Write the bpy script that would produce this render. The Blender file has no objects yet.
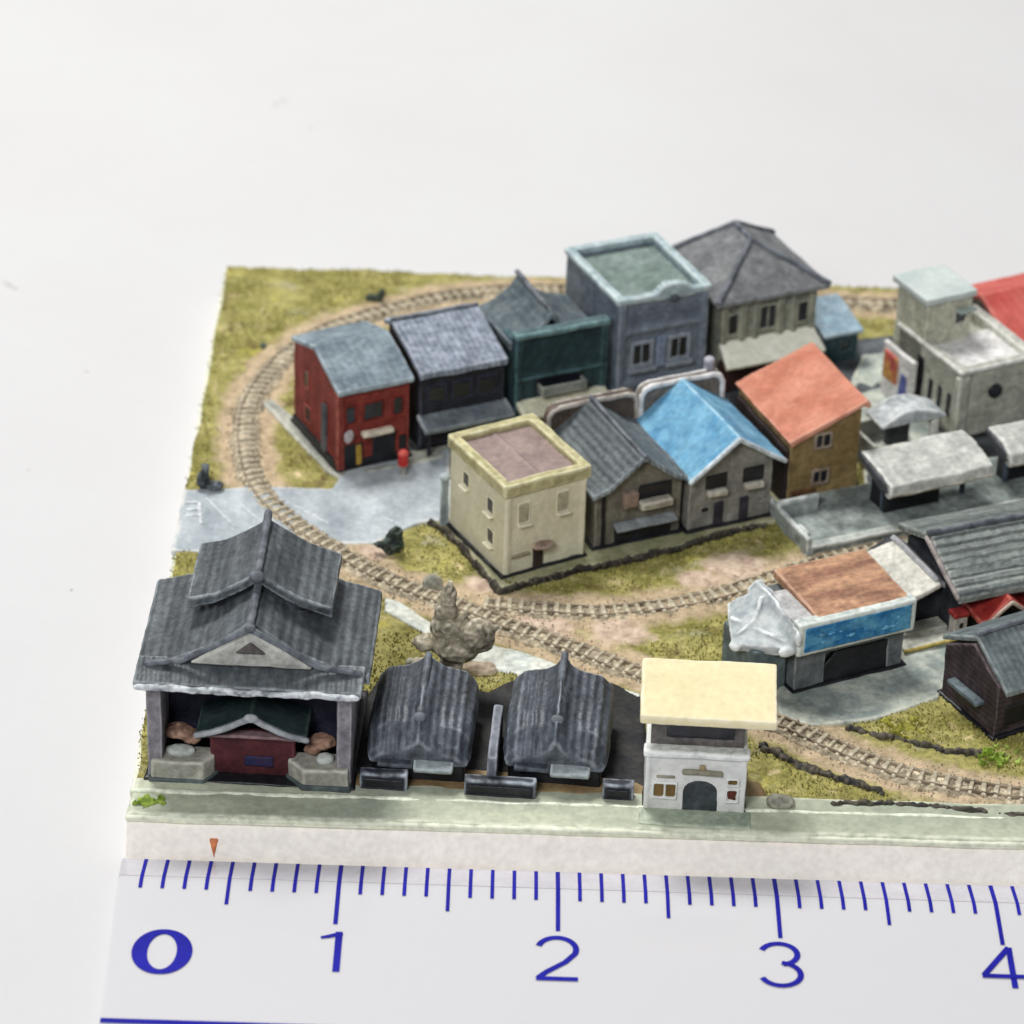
import bpy, bmesh, math, random
import numpy as np
from mathutils import Vector, Matrix
random.seed(7)
S = bpy.context.scene
COL = S.collection
PI = math.pi
# 1 unit = 1 centimetre of the real model
# ------------------------------------------------------------------ camera
PITCH = math.radians(31); YAW = 0.0051; ROLL = 0.0344; FPX = 3552.3
CAM = Vector((1.6644, -13.2387, 9.9236))
fw = Vector((math.sin(YAW)*math.cos(PITCH), math.cos(YAW)*math.cos(PITCH), -math.sin(PITCH)))
r0 = Vector((math.cos(YAW), -math.sin(YAW), 0)); u0 = r0.cross(fw)
rt = r0*math.cos(ROLL)+u0*math.sin(ROLL); up = u0*math.cos(ROLL)-r0*math.sin(ROLL)
cd = bpy.data.cameras.new('camera'); cam = bpy.data.objects.new('camera', cd); COL.objects.link(cam)
cam.matrix_world = Matrix(((rt.x, up.x, -fw.x, CAM.x), (rt.y, up.y, -fw.y, CAM.y), (rt.z, up.z, -fw.z, CAM.z), (0, 0, 0, 1)))
cd.sensor_width = 36; cd.lens = FPX/1024*36; cd.clip_end = 500; cd.clip_start = .1
cd.dof.use_dof = True; cd.dof.focus_distance = 16.8; cd.dof.aperture_fstop = .95
S.camera = cam
def G(px, py, z=.215):                      # a point of the photograph measured on the plane at height z
    d = fw*FPX+rt*(px-512)+up*(512-py)
    t = (z-CAM.z)/d.z
    return Vector((CAM.x+d.x*t, CAM.y+d.y*t, z))
# ------------------------------------------------------------------ colour and paint
def lin(h):
    if isinstance(h, (tuple, list)): return (*h, 1)
    o = []
    for i in (0, 2, 4):
        v = int(h[i:i+2], 16)/255
        o.append((v/12.92 if v <= .04045 else ((v+.055)/1.055)**2.4)**1.14*1.06)
    return (*o, 1)
_m = {}
def paint(name, a, b=None, edge=None, scale=7, stripe=None, rough=.62, bump=.35, fine=.15, emask=(.506, .535), contrast=(.36, .66), spec=.25, streak=None):
    """hand painted resin: two blended tones, fine mottling, optional dry-brushed raised edges and modelled courses"""
    if name in _m: return _m[name]
    m = bpy.data.materials.new(name); m.use_nodes = True; nt = m.node_tree; N = nt.nodes; L = nt.links
    bs = N['Principled BSDF']; bs.inputs['Roughness'].default_value = rough
    bs.inputs['Specular IOR Level'].default_value = spec
    tc = N.new('ShaderNodeTexCoord')
    src = tc.outputs['Object']
    if streak:
        mp = N.new('ShaderNodeMapping'); mp.inputs['Scale'].default_value = streak; L.new(src, mp.inputs[0]); s1 = mp.outputs[0]
    else: s1 = src
    n1 = N.new('ShaderNodeTexNoise'); n1.inputs['Scale'].default_value = scale; n1.inputs['Detail'].default_value = 5; n1.inputs['Roughness'].default_value = .6
    L.new(s1, n1.inputs['Vector'])
    r1 = N.new('ShaderNodeMapRange'); r1.inputs[1].default_value = contrast[0]; r1.inputs[2].default_value = contrast[1]; L.new(n1.outputs[0], r1.inputs[0])
    mx = N.new('ShaderNodeMix'); mx.data_type = 'RGBA'; L.new(r1.outputs[0], mx.inputs[0])
    mx.inputs[6].default_value = lin(a); mx.inputs[7].default_value = lin(b or a)
    n2 = N.new('ShaderNodeTexNoise'); n2.inputs['Scale'].default_value = 34; n2.inputs['Detail'].default_value = 4; L.new(src, n2.inputs['Vector'])
    r2 = N.new('ShaderNodeMapRange'); r2.inputs[1].default_value = .3; r2.inputs[2].default_value = .7
    r2.inputs[3].default_value = 1-fine*1.6; r2.inputs[4].default_value = 1+fine*1.6; L.new(n2.outputs[0], r2.inputs[0])
    ml = N.new('ShaderNodeMix'); ml.data_type = 'RGBA'; ml.blend_type = 'MULTIPLY'; ml.inputs[0].default_value = 1
    L.new(mx.outputs[2], ml.inputs[6]); L.new(r2.outputs[0], ml.inputs[7]); out = ml.outputs[2]
    n5 = N.new('ShaderNodeTexNoise'); n5.inputs['Scale'].default_value = 13; n5.inputs['Detail'].default_value = 6; n5.inputs['Distortion'].default_value = .6; L.new(src, n5.inputs['Vector'])
    r5 = N.new('ShaderNodeMapRange'); r5.inputs[1].default_value = .36; r5.inputs[2].default_value = .66; r5.inputs[3].default_value = 1-fine*.9; r5.inputs[4].default_value = 1+fine*1.1; L.new(n5.outputs[0], r5.inputs[0])
    m5 = N.new('ShaderNodeMix'); m5.data_type = 'RGBA'; m5.blend_type = 'MULTIPLY'; m5.inputs[0].default_value = 1; L.new(out, m5.inputs[6]); L.new(r5.outputs[0], m5.inputs[7]); out = m5.outputs[2]
    if edge:
        ge = N.new('ShaderNodeNewGeometry'); r3 = N.new('ShaderNodeMapRange')
        r3.inputs[1].default_value = emask[0]; r3.inputs[2].default_value = emask[1]; r3.inputs[4].default_value = .85
        L.new(ge.outputs['Pointiness'], r3.inputs[0])
        n3 = N.new('ShaderNodeTexNoise'); n3.inputs['Scale'].default_value = 16; L.new(src, n3.inputs['Vector'])
        r4 = N.new('ShaderNodeMapRange'); r4.inputs[1].default_value = .35; r4.inputs[2].default_value = .6; r4.inputs[3].default_value = .15; L.new(n3.outputs[0], r4.inputs[0])
        mm = N.new('ShaderNodeMath'); mm.operation = 'MULTIPLY'; L.new(r3.outputs[0], mm.inputs[0]); L.new(r4.outputs[0], mm.inputs[1])
        me = N.new('ShaderNodeMix'); me.data_type = 'RGBA'; L.new(mm.outputs[0], me.inputs[0]); L.new(out, me.inputs[6]); me.inputs[7].default_value = lin(edge); out = me.outputs[2]
    L.new(out, bs.inputs['Base Color'])
    hgt = n2.outputs[0]
    if stripe:
        ax, freq, amt = stripe
        wv = N.new('ShaderNodeTexWave'); wv.bands_direction = ax; wv.inputs['Scale'].default_value = freq; wv.inputs['Distortion'].default_value = 1.3
        wv.inputs['Detail'].default_value = 2; wv.inputs['Detail Scale'].default_value = 2
        L.new(src, wv.inputs['Vector'])
        ma = N.new('ShaderNodeMath'); ma.operation = 'MULTIPLY_ADD'; ma.inputs[1].default_value = amt; L.new(wv.outputs[1], ma.inputs[0]); L.new(n2.outputs[0], ma.inputs[2]); hgt = ma.outputs[0]
    bp = N.new('ShaderNodeBump'); bp.inputs['Strength'].default_value = bump; bp.inputs['Distance'].default_value = .008
    L.new(hgt, bp.inputs['Height']); L.new(bp.outputs[0], bs.inputs['Normal'])
    _m[name] = m
    return m
# ------------------------------------------------------------------ noise in numpy
_rng = np.random.RandomState(3); _T = _rng.rand(64, 64, 64)*2-1
def vnoise(p):
    i = np.floor(p).astype(int); f = p-i; f = f*f*(3-2*f); out = 0
    for a in (0, 1):
        for b in (0, 1):
            for c in (0, 1):
                w = (f[:, 0] if a else 1-f[:, 0])*(f[:, 1] if b else 1-f[:, 1])*(f[:, 2] if c else 1-f[:, 2])
                out = out+w*_T[(i[:, 0]+a) % 64, (i[:, 1]+b) % 64, (i[:, 2]+c) % 64]
    return out
def jitter(me, amp, seed=0, freq=9):
    n = len(me.vertices); co = np.empty(n*3, 'f4'); me.vertices.foreach_get('co', co); co = co.reshape(-1, 3).astype('f8')
    d = np.stack([vnoise(co*freq+seed+k*17.3)+.45*vnoise(co*freq*3+seed+k*9.1) for k in range(3)], 1)
    co += d*amp
    me.vertices.foreach_set('co', co.astype('f4').ravel()); me.update()
# ------------------------------------------------------------------ mesh building
class M:
    def __init__(s): s.bm = bmesh.new()
    def poly(s, verts, faces):
        v = [s.bm.verts.new(p) for p in verts]; fs = [s.bm.faces.new([v[i] for i in f]) for f in faces]
        bmesh.ops.recalc_face_normals(s.bm, faces=fs); return s
    def box(s, x0, x1, y0, y1, z0, z1, t=0):
        if x1 < x0: x0, x1 = x1, x0
        if y1 < y0: y0, y1 = y1, y0
        P = [(x0, y0, z0), (x1, y0, z0), (x1, y1, z0), (x0, y1, z0), (x0+t, y0+t, z1), (x1-t, y0+t, z1), (x1-t, y1-t, z1), (x0+t, y1-t, z1)]
        return s.poly(P, [(0, 1, 2, 3), (4, 5, 6, 7), (0, 1, 5, 4), (1, 2, 6, 5), (2, 3, 7, 6), (3, 0, 4, 7)])
    def ext(s, A, B):
        n = len(A); return s.poly(list(A)+list(B), [tuple(range(n)), tuple(range(n, 2*n))]+[(i, (i+1) % n, n+(i+1) % n, n+i) for i in range(n)])
    def px(s, pts, x0, x1): return s.ext([(x0, a, b) for a, b in pts], [(x1, a, b) for a, b in pts])      # (y,z) profile
    def py(s, pts, y0, y1): return s.ext([(a, y0, b) for a, b in pts], [(a, y1, b) for a, b in pts])      # (x,z) profile
    def pz(s, pts, z0, z1): return s.ext([(a, b, z0) for a, b in pts], [(a, b, z1) for a, b in pts])
    def slab(s, q, t):                                                                                 # thick panel
        q = [Vector(p) for p in q]; n = (q[1]-q[0]).cross(q[-1]-q[0]).normalized()
        if n.z < 0: n = -n
        return s.ext([tuple(p) for p in q], [tuple(p-n*t) for p in q])
    def band(s, prof, axis, a0, a1, t):                                                                # bent roof sheet from a profile line
        up_ = [(u, z) for u, z in prof]; lo = [(u, z-t) for u, z in reversed(prof)]
        return (s.py if axis == 'y' else s.px)(up_+lo, a0, a1)
    def tube(s, p, q, r, r2=None, n=10):
        p = Vector(p); q = Vector(q); d = (q-p).normalized(); a = d.orthogonal().normalized(); b = d.cross(a); r2 = r if r2 is None else r2
        return s.ext([tuple(p+(a*math.cos(2*PI*i/n)+b*math.sin(2*PI*i/n))*r) for i in range(n)], [tuple(q+(a*math.cos(2*PI*i/n)+b*math.sin(2*PI*i/n))*r2) for i in range(n)])
    def path(s, pts, r, n=8):
        for a, b in zip(pts[:-1], pts[1:]): s.tube(a, b, r, n=n)
        for p in pts: s.ball(p, r, r, r, 1)
        return s
    def ball(s, c, rx, ry, rz, sub=2):
        mt = Matrix.Translation(c) @ Matrix.Diagonal((rx, ry, rz, 1)); bmesh.ops.create_icosphere(s.bm, subdivisions=sub, radius=1, matrix=mt); return s
    def build(s, name, mat, parent=None, vox=.0085, amp=.0028, smooth=2, freq=9, dec=None):
        me = bpy.data.meshes.new(name); s.bm.to_mesh(me); s.bm.free()
        o = bpy.data.objects.new(name, me); COL.objects.link(o)
        if vox:
            rm = o.modifiers.new('r', 'REMESH'); rm.mode = 'VOXEL'; rm.voxel_size = vox
            if smooth: sm = o.modifiers.new('s', 'SMOOTH'); sm.factor = .5; sm.iterations = smooth
            dg = bpy.context.evaluated_depsgraph_get(); m2 = bpy.data.meshes.new_from_object(o.evaluated_get(dg))
            o.modifiers.clear(); o.data = m2; bpy.data.meshes.remove(me); m2.name = name; me = m2
            if amp: jitter(me, amp, (parent.get('_s', 0) if parent else random.random()*40), freq)
            me.polygons.foreach_set('use_smooth', [True]*len(me.polygons))
        me.materials.clear(); me.materials.append(mat)
        if parent: o.parent = parent
        return o
def tag(o, label=None, cat=None, group=None, kind=None):
    if label: o['label'] = label
    if cat: o['category'] = cat
    if group: o['group'] = group
    if kind: o['kind'] = kind
    return o
def thing(name, label, cat, loc, ang=0, group=None):
    o = bpy.data.objects.new(name, None); COL.objects.link(o); o.empty_display_size = .1
    o.location = loc; o.rotation_euler = (0, 0, math.radians(ang)); o['_s'] = random.random()*40
    return tag(o, label, cat, group)
# frames on a wall: face 'f' = front (plane y), 'l' = left (plane x), 'r' right
def W(face, pl, u0, u1, z0, z1, out0, out1):
    if face == 'f': return (u0, u1, pl-out1, pl-out0, z0, z1)
    if face == 'l': return (pl-out1, pl-out0, u0, u1, z0, z1)
    return (pl+out0, pl+out1, u0, u1, z0, z1)
def foot(par, w, d_, e=.018, z=.014):
    return M().box(-e, w+e, -e, d_+e, -.03, z).build('base', INK, par, vox=.0085, amp=.004, smooth=1)
def window(par, face, pl, u, z, w, h, fm, pm, fr=.014, sill=None, bars=0, name='window', out=.012):
    m = M()
    for a in ((u-fr, u+w+fr, z+h, z+h+fr), (u-fr, u+w+fr, z-fr, z), (u-fr, u, z, z+h), (u+w, u+w+fr, z, z+h)): m.box(*W(face, pl, *a, -.02, out))
    for k in range(bars):
        uu = u+w*(k+1)/(bars+1); m.box(*W(face, pl, uu-.005, uu+.005, z, z+h, -.02, out*.8))
    f = m.build(name, fm, par, vox=.006, amp=.002, smooth=1)
    M().box(*W(face, pl, u-.002, u+w+.002, z-.002, z+h+.002, -.03, .003)).build('pane', pm, f, vox=.008, amp=.001, smooth=0)
    if sill: M().box(*W(face, pl, u-fr*1.6, u+w+fr*1.6, z-fr*2.2, z-fr, -.01, .03)).build('sill', sill, f, vox=.006, amp=.002)
    return f
# ------------------------------------------------------------------ palette
INK = paint('ink_black', '17181c', '2a2b31', rough=.4, spec=.4)
PANE = paint('dark_pane', '191b22', '2c2f38', rough=.2, bump=.1, spec=.5)
SLATE = paint('slate_black', '454a51', '696f77', edge='a4abb1', rough=.45, spec=.32, stripe=('X', 8, 1.0), streak=(1, .15, 1), scale=14, bump=.7)
SLATE_T = paint('temple_slate', '4c5155', '6b7073', edge='a2a9ac', rough=.48, spec=.28, stripe=('X', 7, .9), streak=(1, .12, 1), scale=15, bump=.6)
RIDGE = paint('ridge_grey', '44484e', '585d63', edge='83888e')
# ------------------------------------------------------------------ setting: table top
tb = M(); tb.box(-90, 90, -90, 110, -.5, 0)
table = tb.build('table_top', paint('white_table', 'cecece', 'cbcaca', scale=.35, rough=.6, bump=.02, fine=.004, spec=.15), vox=None); tag(table, kind='structure')
dm = M()
for px_, py_, r in ((278, 104, .02), (284, 100, .012), (8, 283, .022), (14, 288, .016), (310, 128, .01), (30, 470, .008), (72, 590, .008), (86, 372, .007)):
    g = G(px_, py_, 0)
    for k in range(4): dm.ball((g.x+random.uniform(-1, 1)*r*1.6, g.y+random.uniform(-1, 1)*r*1.6, .002), r*random.uniform(.4, 1), r*random.uniform(.4, .9), .0025, 1)
dust = dm.build('dust', paint('dust', 'c6c4c0'), vox=None); tag(dust, 'tiny grey dust specks scattered on the white table', 'dust', kind='stuff')
# ------------------------------------------------------------------ ruler
RZ = .05
ruler = thing('ruler', 'clear white plastic ruler with blue centimetre markings along the front of the board', 'ruler', (-.045, -.02, 0))
RUL = bpy.data.materials.new('ruler_plastic'); RUL.use_nodes = True
b = RUL.node_tree.nodes['Principled BSDF']; b.inputs['Base Color'].default_value = lin('cfced0'); b.inputs['Roughness'].default_value = .12; b.inputs['Specular IOR Level'].default_value = .5
b.inputs['Subsurface Weight'].default_value = .25; b.inputs['Subsurface Radius'].default_value = (.1, .1, .12); b.inputs['Subsurface Scale'].default_value = .5
BEV = -.2
rm = M(); prof = [(0, 0), (0, RZ), (BEV+.01, RZ+.045), (BEV-.02, RZ+.048), (-2.6, RZ+.048), (-2.6, 0)]
rm.ext([(.03-.03*a, a, b) for a, b in prof], [(6.2, a, b) for a, b in prof])
rb = rm.build('body', RUL, ruler, vox=None)
bm = bmesh.new(); bm.from_mesh(rb.data); bmesh.ops.bevel(bm, geom=[e for e in bm.edges if e.calc_face_angle(0) > .1], offset=.008, segments=2, affect='EDGES'); bm.to_mesh(rb.data); bm.free()
rb.data.polygons.foreach_set('use_smooth', [False]*len(rb.data.polygons))
BLUE = paint('ruler_ink', '1f1f93', '2828a4', rough=.6, spec=.1, bump=0, fine=.02)
def rz(y):                                  # ruler surface height at local y
    P = prof[1:5]
    for (a, za), (b_, zb) in zip(P[:-1], P[1:]):
        if b_ <= y <= a: return za+(zb-za)*(y-a)/(b_-a)
    return P[-1][1]
def ribbon(m, pts, ws, closed=False):
    m.k = m.__dict__.get('k', -1)+1 if len(pts) < 40 and not m.__dict__.get('flat') else 0       # flat ink stroke with rounded joins on the ruler surface
    pts = [Vector((p[0], p[1], 0)) for p in pts]; n = len(pts); Lf = []; Rt = []
    for i, p in enumerate(pts):
        a = pts[(i-1) % n] if (closed or i > 0) else p; c = pts[(i+1) % n] if (closed or i < n-1) else p
        d = (c-a).normalized(); nn = Vector((-d.y, d.x, 0)); w = ws[i] if isinstance(ws, (list, tuple)) else ws
        Lf.append(p+nn*w/2); Rt.append(p-nn*w/2)
    vs = [m.bm.verts.new((q.x, q.y, rz(q.y)+.0035+m.__dict__.get('k', 0)*.0009)) for q in Lf+Rt]
    for i in range(n if closed else n-1):
        j = (i+1) % n; m.bm.faces.new((vs[i], vs[j], vs[n+j], vs[n+i]))
def flatmesh(m, name, par):
    for f in m.bm.faces:
        f.normal_update()
        if f.normal.z < 0: f.normal_flip()
    return m.build(name, BLUE, par, vox=None)
be = M(); pb = [(-.004, RZ+.0012), (BEV+.012, RZ+.0462), (BEV+.012, RZ+.03), (-.004, .01)]
be.ext([(.034-.03*a, a, b_) for a, b_ in pb], [(6.19, a, b_) for a, b_ in pb]); be.build('bevelled_edge', paint('bevel_shade_tint', 'bfbdc4', 'c9c7cb', scale=5, rough=.15, bump=.1, fine=.02, spec=.5), ruler, vox=None)  # greyer colour holds the shadow seen through the clear bevel
mt = M(); mt.flat = True
for k in range(1, 58):
    x = k*.1+.045; ln = .51 if k % 10 == 0 else (.39 if k % 5 == 0 else .285)
    ys = [-.008+(-ln+.008)*i/8 for i in range(9)]
    ribbon(mt, [(x, y) for y in ys], .02 if k % 10 == 0 else .017)
flatmesh(mt, 'tick_marks', ruler)
ml = M(); ribbon(ml, [(.07, -1.235), (3, -1.235), (6.19, -1.235)], .032); flatmesh(ml, 'border_line', ruler)
def arc(cx, cy, rx, ry, a0, a1, n=14): return [(cx+rx*math.cos(math.radians(a0+(a1-a0)*i/n)), cy+ry*math.sin(math.radians(a0+(a1-a0)*i/n))) for i in range(n+1)]
def numeral(ch, cx, cy, H, Wd):
    m = M(); t = .028
    if ch == '0':
        a = arc(cx, cy, Wd/2, H/2, 0, 360, 40)[:-1]; ws = [.034+.036*abs(math.cos(2*PI*i/40))**1.5 for i in range(40)]; ribbon(m, a, ws, True)
    if ch == '1':
        ribbon(m, [(cx+.02, cy-H/2), (cx+.02, cy+H/2)], .032); ribbon(m, [(cx+.035, cy+H/2-.01), (cx-.025, cy+H/2-.035), (cx-.06, cy+H/2-.045)], [.026, .022, .016])
    if ch == '2':
        p = arc(cx, cy+H*.22, Wd*.46, H*.28, 165, -20, 16)+[(cx+Wd*.2, cy-H*.08), (cx-Wd*.25, cy-H*.32), (cx-Wd*.46, cy-H*.47)]
        ribbon(m, p, t); ribbon(m, [(cx-Wd*.5, cy-H*.48), (cx+Wd*.5, cy-H*.48)], t)
    if ch == '3':
        ribbon(m, arc(cx, cy+H*.25, Wd*.44, H*.25, 160, -80, 16), t); ribbon(m, arc(cx, cy-H*.23, Wd*.48, H*.27, 85, -160, 16), t)
    if ch == '4':
        ribbon(m, [(cx+Wd*.22, cy-H/2), (cx+Wd*.22, cy+H/2)], t); ribbon(m, [(cx+Wd*.22, cy+H/2), (cx-Wd*.5, cy-H*.2)], t); ribbon(m, [(cx-Wd*.55, cy-H*.22), (cx+Wd*.5, cy-H*.22)], t)
    if ch == '5':
        ribbon(m, [(cx+Wd*.4, cy+H/2), (cx-Wd*.35, cy+H/2), (cx-Wd*.4, cy+H*.05)], t); ribbon(m, arc(cx-.01, cy-H*.17, Wd*.46, H*.3, 140, -160, 16), t)
    flatmesh(m, 'numeral', ruler)
for ch, px_, py_, hh, ww in (('0', 162, 952, .285, .2), ('1', 333, 952, .285, .1), ('2', 557, 959, .3, .185), ('3', 780, 965, .3, .185), ('4', 1003, 968, .29, .18)):
    g = G(px_, py_, RZ+.048); numeral(ch, g.x+.045, g.y+.02, hh, ww)
# ------------------------------------------------------------------ board
board = thing('diorama_board', 'pale foam board carrying the whole miniature town behind the ruler', 'model board', (0, 0, 0))
BW, BD = 6.0, 5.66
M().px([(0, 0), (BD, 0), (BD, .192), (.085, .192), (.0, .03)], 0, BW).build('foam_core', paint('foam_core', 'f6efe6', 'f8f3ea', scale=2, streak=(.2, 1, 3), bump=.3, fine=.04, rough=.8), board, vox=.02, amp=.004, smooth=1, freq=3)
M().box(-.004, BW, .075, BD+.004, .18, .2).build('top_layer', paint('top_layer', 'dadcc4', 'e0dfcd', scale=3, fine=.08, rough=.8), board, vox=.0125, amp=.002, smooth=1, freq=5)
g = G(215, 850, .1)
om = M(); om.ext([(.385, .042, .13), (.43, .042, .13), (.408, .0, .045)], [(.385, .08, .13), (.43, .08, .13), (.408, .05, .045)]); om.build('orange_mark', paint('orange_stain', 'cf8a62', 'c47a50'), board, vox=.006, amp=.003)
# ------------------------------------------------------------------ ground
def pip(x, y, P):
    c = False; n = len(P)
    for i in range(n):
        (x1, y1), (x2, y2) = P[i], P[i-1]
        if (y1 > y) != (y2 > y) and x < (x2-x1)*(y-y1)/(y2-y1)+x1: c = not c
    return c
gm = bpy.data.meshes.new('ground'); st = .015; nx = int(BW/st); ny = int((BD-.02)/st)
xs = np.linspace(.012, BW-.01, nx); ys = np.linspace(.12, BD-.012, ny); X, Y = np.meshgrid(xs, ys)
co = np.stack([X.ravel(), Y.ravel(), np.full(X.size, 0.)], 1)
rag = .012*vnoise(np.stack([co[:, 1]*4, co[:, 0]*4, co[:, 0]*0+2], 1))
edge_ = (co[:, 0] < .03); co[edge_, 0] += rag[edge_]
co[:, 2] = .2195+.006*vnoise(co*np.array([3, 3, 1])+5)+.007*vnoise(co*np.array([14, 14, 1])+9)+.007*np.abs(vnoise(co*np.array([27, 27, 1])+1))+.005*vnoise(co*np.array([55, 55, 1])+3)-.003
F = [(j*nx+i, j*nx+i+1, (j+1)*nx+i+1, (j+1)*nx+i) for j in range(ny-1) for i in range(nx-1)]
gm.from_pydata([tuple(p) for p in co], [], F); gm.polygons.foreach_set('use_smooth', [True]*len(F))
def ground_mat():
    m = bpy.data.materials.new('painted_turf'); m.use_nodes = True; nt = m.node_tree; N = nt.nodes; L = nt.links; bs = N['Principled BSDF']; bs.inputs['Roughness'].default_value = .75; bs.inputs['Specular IOR Level'].default_value = .25
    tc = N.new('ShaderNodeTexCoord')
    def noise(s, d=5, off=0, sc=(1, 1, 1)):
        mp = N.new('ShaderNodeMapping'); mp.inputs['Location'].default_value = (off, off*.7, 0); mp.inputs['Scale'].default_value = sc; L.new(tc.outputs['Object'], mp.inputs[0])
        n = N.new('ShaderNodeTexNoise'); n.inputs['Scale'].default_value = s; n.inputs['Detail'].default_value = d; n.inputs['Roughness'].default_value = .65; L.new(mp.outputs[0], n.inputs['Vector']); return n.outputs[0]
    def rng(x, a, b_, c=0, d=1):
        r = N.new('ShaderNodeMapRange'); r.inputs[1].default_value = a; r.inputs[2].default_value = b_; r.inputs[3].default_value = c; r.inputs[4].default_value = d; L.new(x, r.inputs[0]); return r.outputs[0]
    def mix(f, a, b_, bl='MIX'):
        x = N.new('ShaderNodeMix'); x.data_type = 'RGBA'; x.blend_type = bl
        if hasattr(f, 'links') or not isinstance(f, (int, float)): L.new(f, x.inputs[0])
        else: x.inputs[0].default_value = f
        for k, v in ((6, a), (7, b_)):
            if isinstance(v, str): x.inputs[k].default_value = lin(v)
            else: L.new(v, x.inputs[k])
        return x.outputs[2]
    c = mix(rng(noise(4, 6, 0, (1, 1.6, 1)), .38, .64), '878348', 'b1aa70')
    c = mix(rng(noise(9, 5, 4), .58, .72), c, 'd2c19a')
    c = mix(rng(noise(6, 5, 9), .62, .74), c, '6b7030')
    c = mix(rng(noise(5, 6, 21, (1.3, 1, 1)), .56, .68, 0, .8), c, '6e5a3a')
    c = mix(rng(noise(4, 6, 41, (1, 1.5, 1)), .58, .7, 0, .6), c, 'b3ae98')
    c = mix(rng(noise(7, 6, 31), .6, .7, 0, .8), c, 'bdb562')
    c = mix(1.0, c, rng(noise(40, 4, 2), .25, .75, .55, 1.45), 'MULTIPLY')
    at = N.new('ShaderNodeVertexColor'); at.layer_name = 'soil'
    sc = N.new('ShaderNodeSeparateColor'); L.new(at.outputs[0], sc.inputs[0])
    sand = mix(rng(noise(12, 5, 3), .35, .65), 'ab9a7e', 'cfbb9e'); sand = mix(1.0, sand, rng(noise(45, 3, 2), .25, .75, .75, 1.22), 'MULTIPLY')
    pink = mix(rng(noise(14, 5, 7), .35, .65), 'ae9886', 'dfccb8')
    def fac(o, k):
        a = N.new('ShaderNodeMath'); a.operation = 'ADD'; L.new(o, a.inputs[0]); L.new(noise(8, 5, k), a.inputs[1]); return rng(a.outputs[0], .85, 1.15)
    c = mix(fac(sc.outputs[0], 11), c, sand); c = mix(fac(sc.outputs[1], 13), c, pink)
    L.new(c, bs.inputs['Base Color'])
    bp = N.new('ShaderNodeBump'); bp.inputs['Strength'].default_value = .8; bp.inputs['Distance'].default_value = .012; L.new(noise(38, 5, 1), bp.inputs['Height']); L.new(bp.outputs[0], bs.inputs['Normal'])
    return m
# ---- the two rail lines, measured on the board
main_px = [(1450, 294), (1280, 297), (1120, 300), (1024, 303), (900, 306), (800, 301), (700, 296), (600, 292), (500, 292), (440, 299), (400, 308), (358, 320), (322, 333), (292, 352), (269, 375), (251, 403), (245, 432), (248, 465), (260, 492), (280, 513), (310, 536), (345, 558), (372, 574), (409, 590), (445, 603), (480, 616), (518, 631), (581, 653), (622, 669), (680, 690), (730, 708), (784, 726), (841, 752), (900, 774), (958, 787), (1017, 796), (1120, 806), (1280, 815), (1450, 822)]
side_px = [(409, 590), (445, 600), (480, 605), (518, 608), (581, 613), (620, 612), (658, 608), (708, 599), (755, 585), (800, 570), (850, 556), (930, 538), (1024, 519), (1120, 500), (1280, 468), (1450, 434)]
def smooth_line(px, step=.03):
    P = [G(*p, .215) for p in px]; out = []
    for i in range(len(P)-1):
        a = P[max(i-1, 0)]; b_ = P[i]; c = P[i+1]; d = P[min(i+2, len(P)-1)]
        for k in range(12):
            t = k/12; out.append(.5*((2*b_)+(-a+c)*t+(2*a-5*b_+4*c-d)*t*t+(-a+3*b_-3*c+d)*t**3))
    out.append(P[-1])
    for _ in range(3): out = [out[0]]+[(out[i-1]+out[i]*2+out[i+1])/4 for i in range(1, len(out)-1)]+[out[-1]]
    res = [out[0]]; acc = 0
    for a, b_ in zip(out[:-1], out[1:]):
        seg = (b_-a).length; 
        while acc+seg >= step:
            t = (step-acc)/seg; a = a.lerp(b_, t); res.append(a.copy()); seg = (b_-a).length; acc = 0
        acc += seg
    return res
main_l = [p for p in smooth_line(main_px) if p.x < BW-.02]; side_l = [p for p in smooth_line(side_px) if p.x < BW-.02]
# ---- soil vertex colours
vc = gm.color_attributes.new('soil', 'FLOAT_COLOR', 'POINT')
pts = np.array([[p.x, p.y] for p in main_l[::2]+side_l[::2]])
d = np.full(len(co), 9.)
for q in pts: d = np.minimum(d, np.hypot(co[:, 0]-q[0], co[:, 1]-q[1]))
R_ = np.clip(1-(d-.1)/.16, 0, 1)*.8
pk = np.zeros(len(co))
for q, rr in ((G(735, 568), .22), (G(700, 580), .15), (G(540, 628), .2), (G(620, 632), .2), (G(330, 470), .05), (G(480, 585), .12), (G(375, 552), .1)):
    pk = np.maximum(pk, np.clip(1.1-np.hypot((co[:, 0]-q.x)*.8, co[:, 1]-q.y)/rr, 0, .8))
vals = np.stack([R_, pk, R_*0, R_*0+1], 1); vc.data.foreach_set('color', vals.astype('f4').ravel())
gm.materials.append(ground_mat()); go = bpy.data.objects.new('ground', gm); COL.objects.link(go); tag(go, kind='structure')
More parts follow.
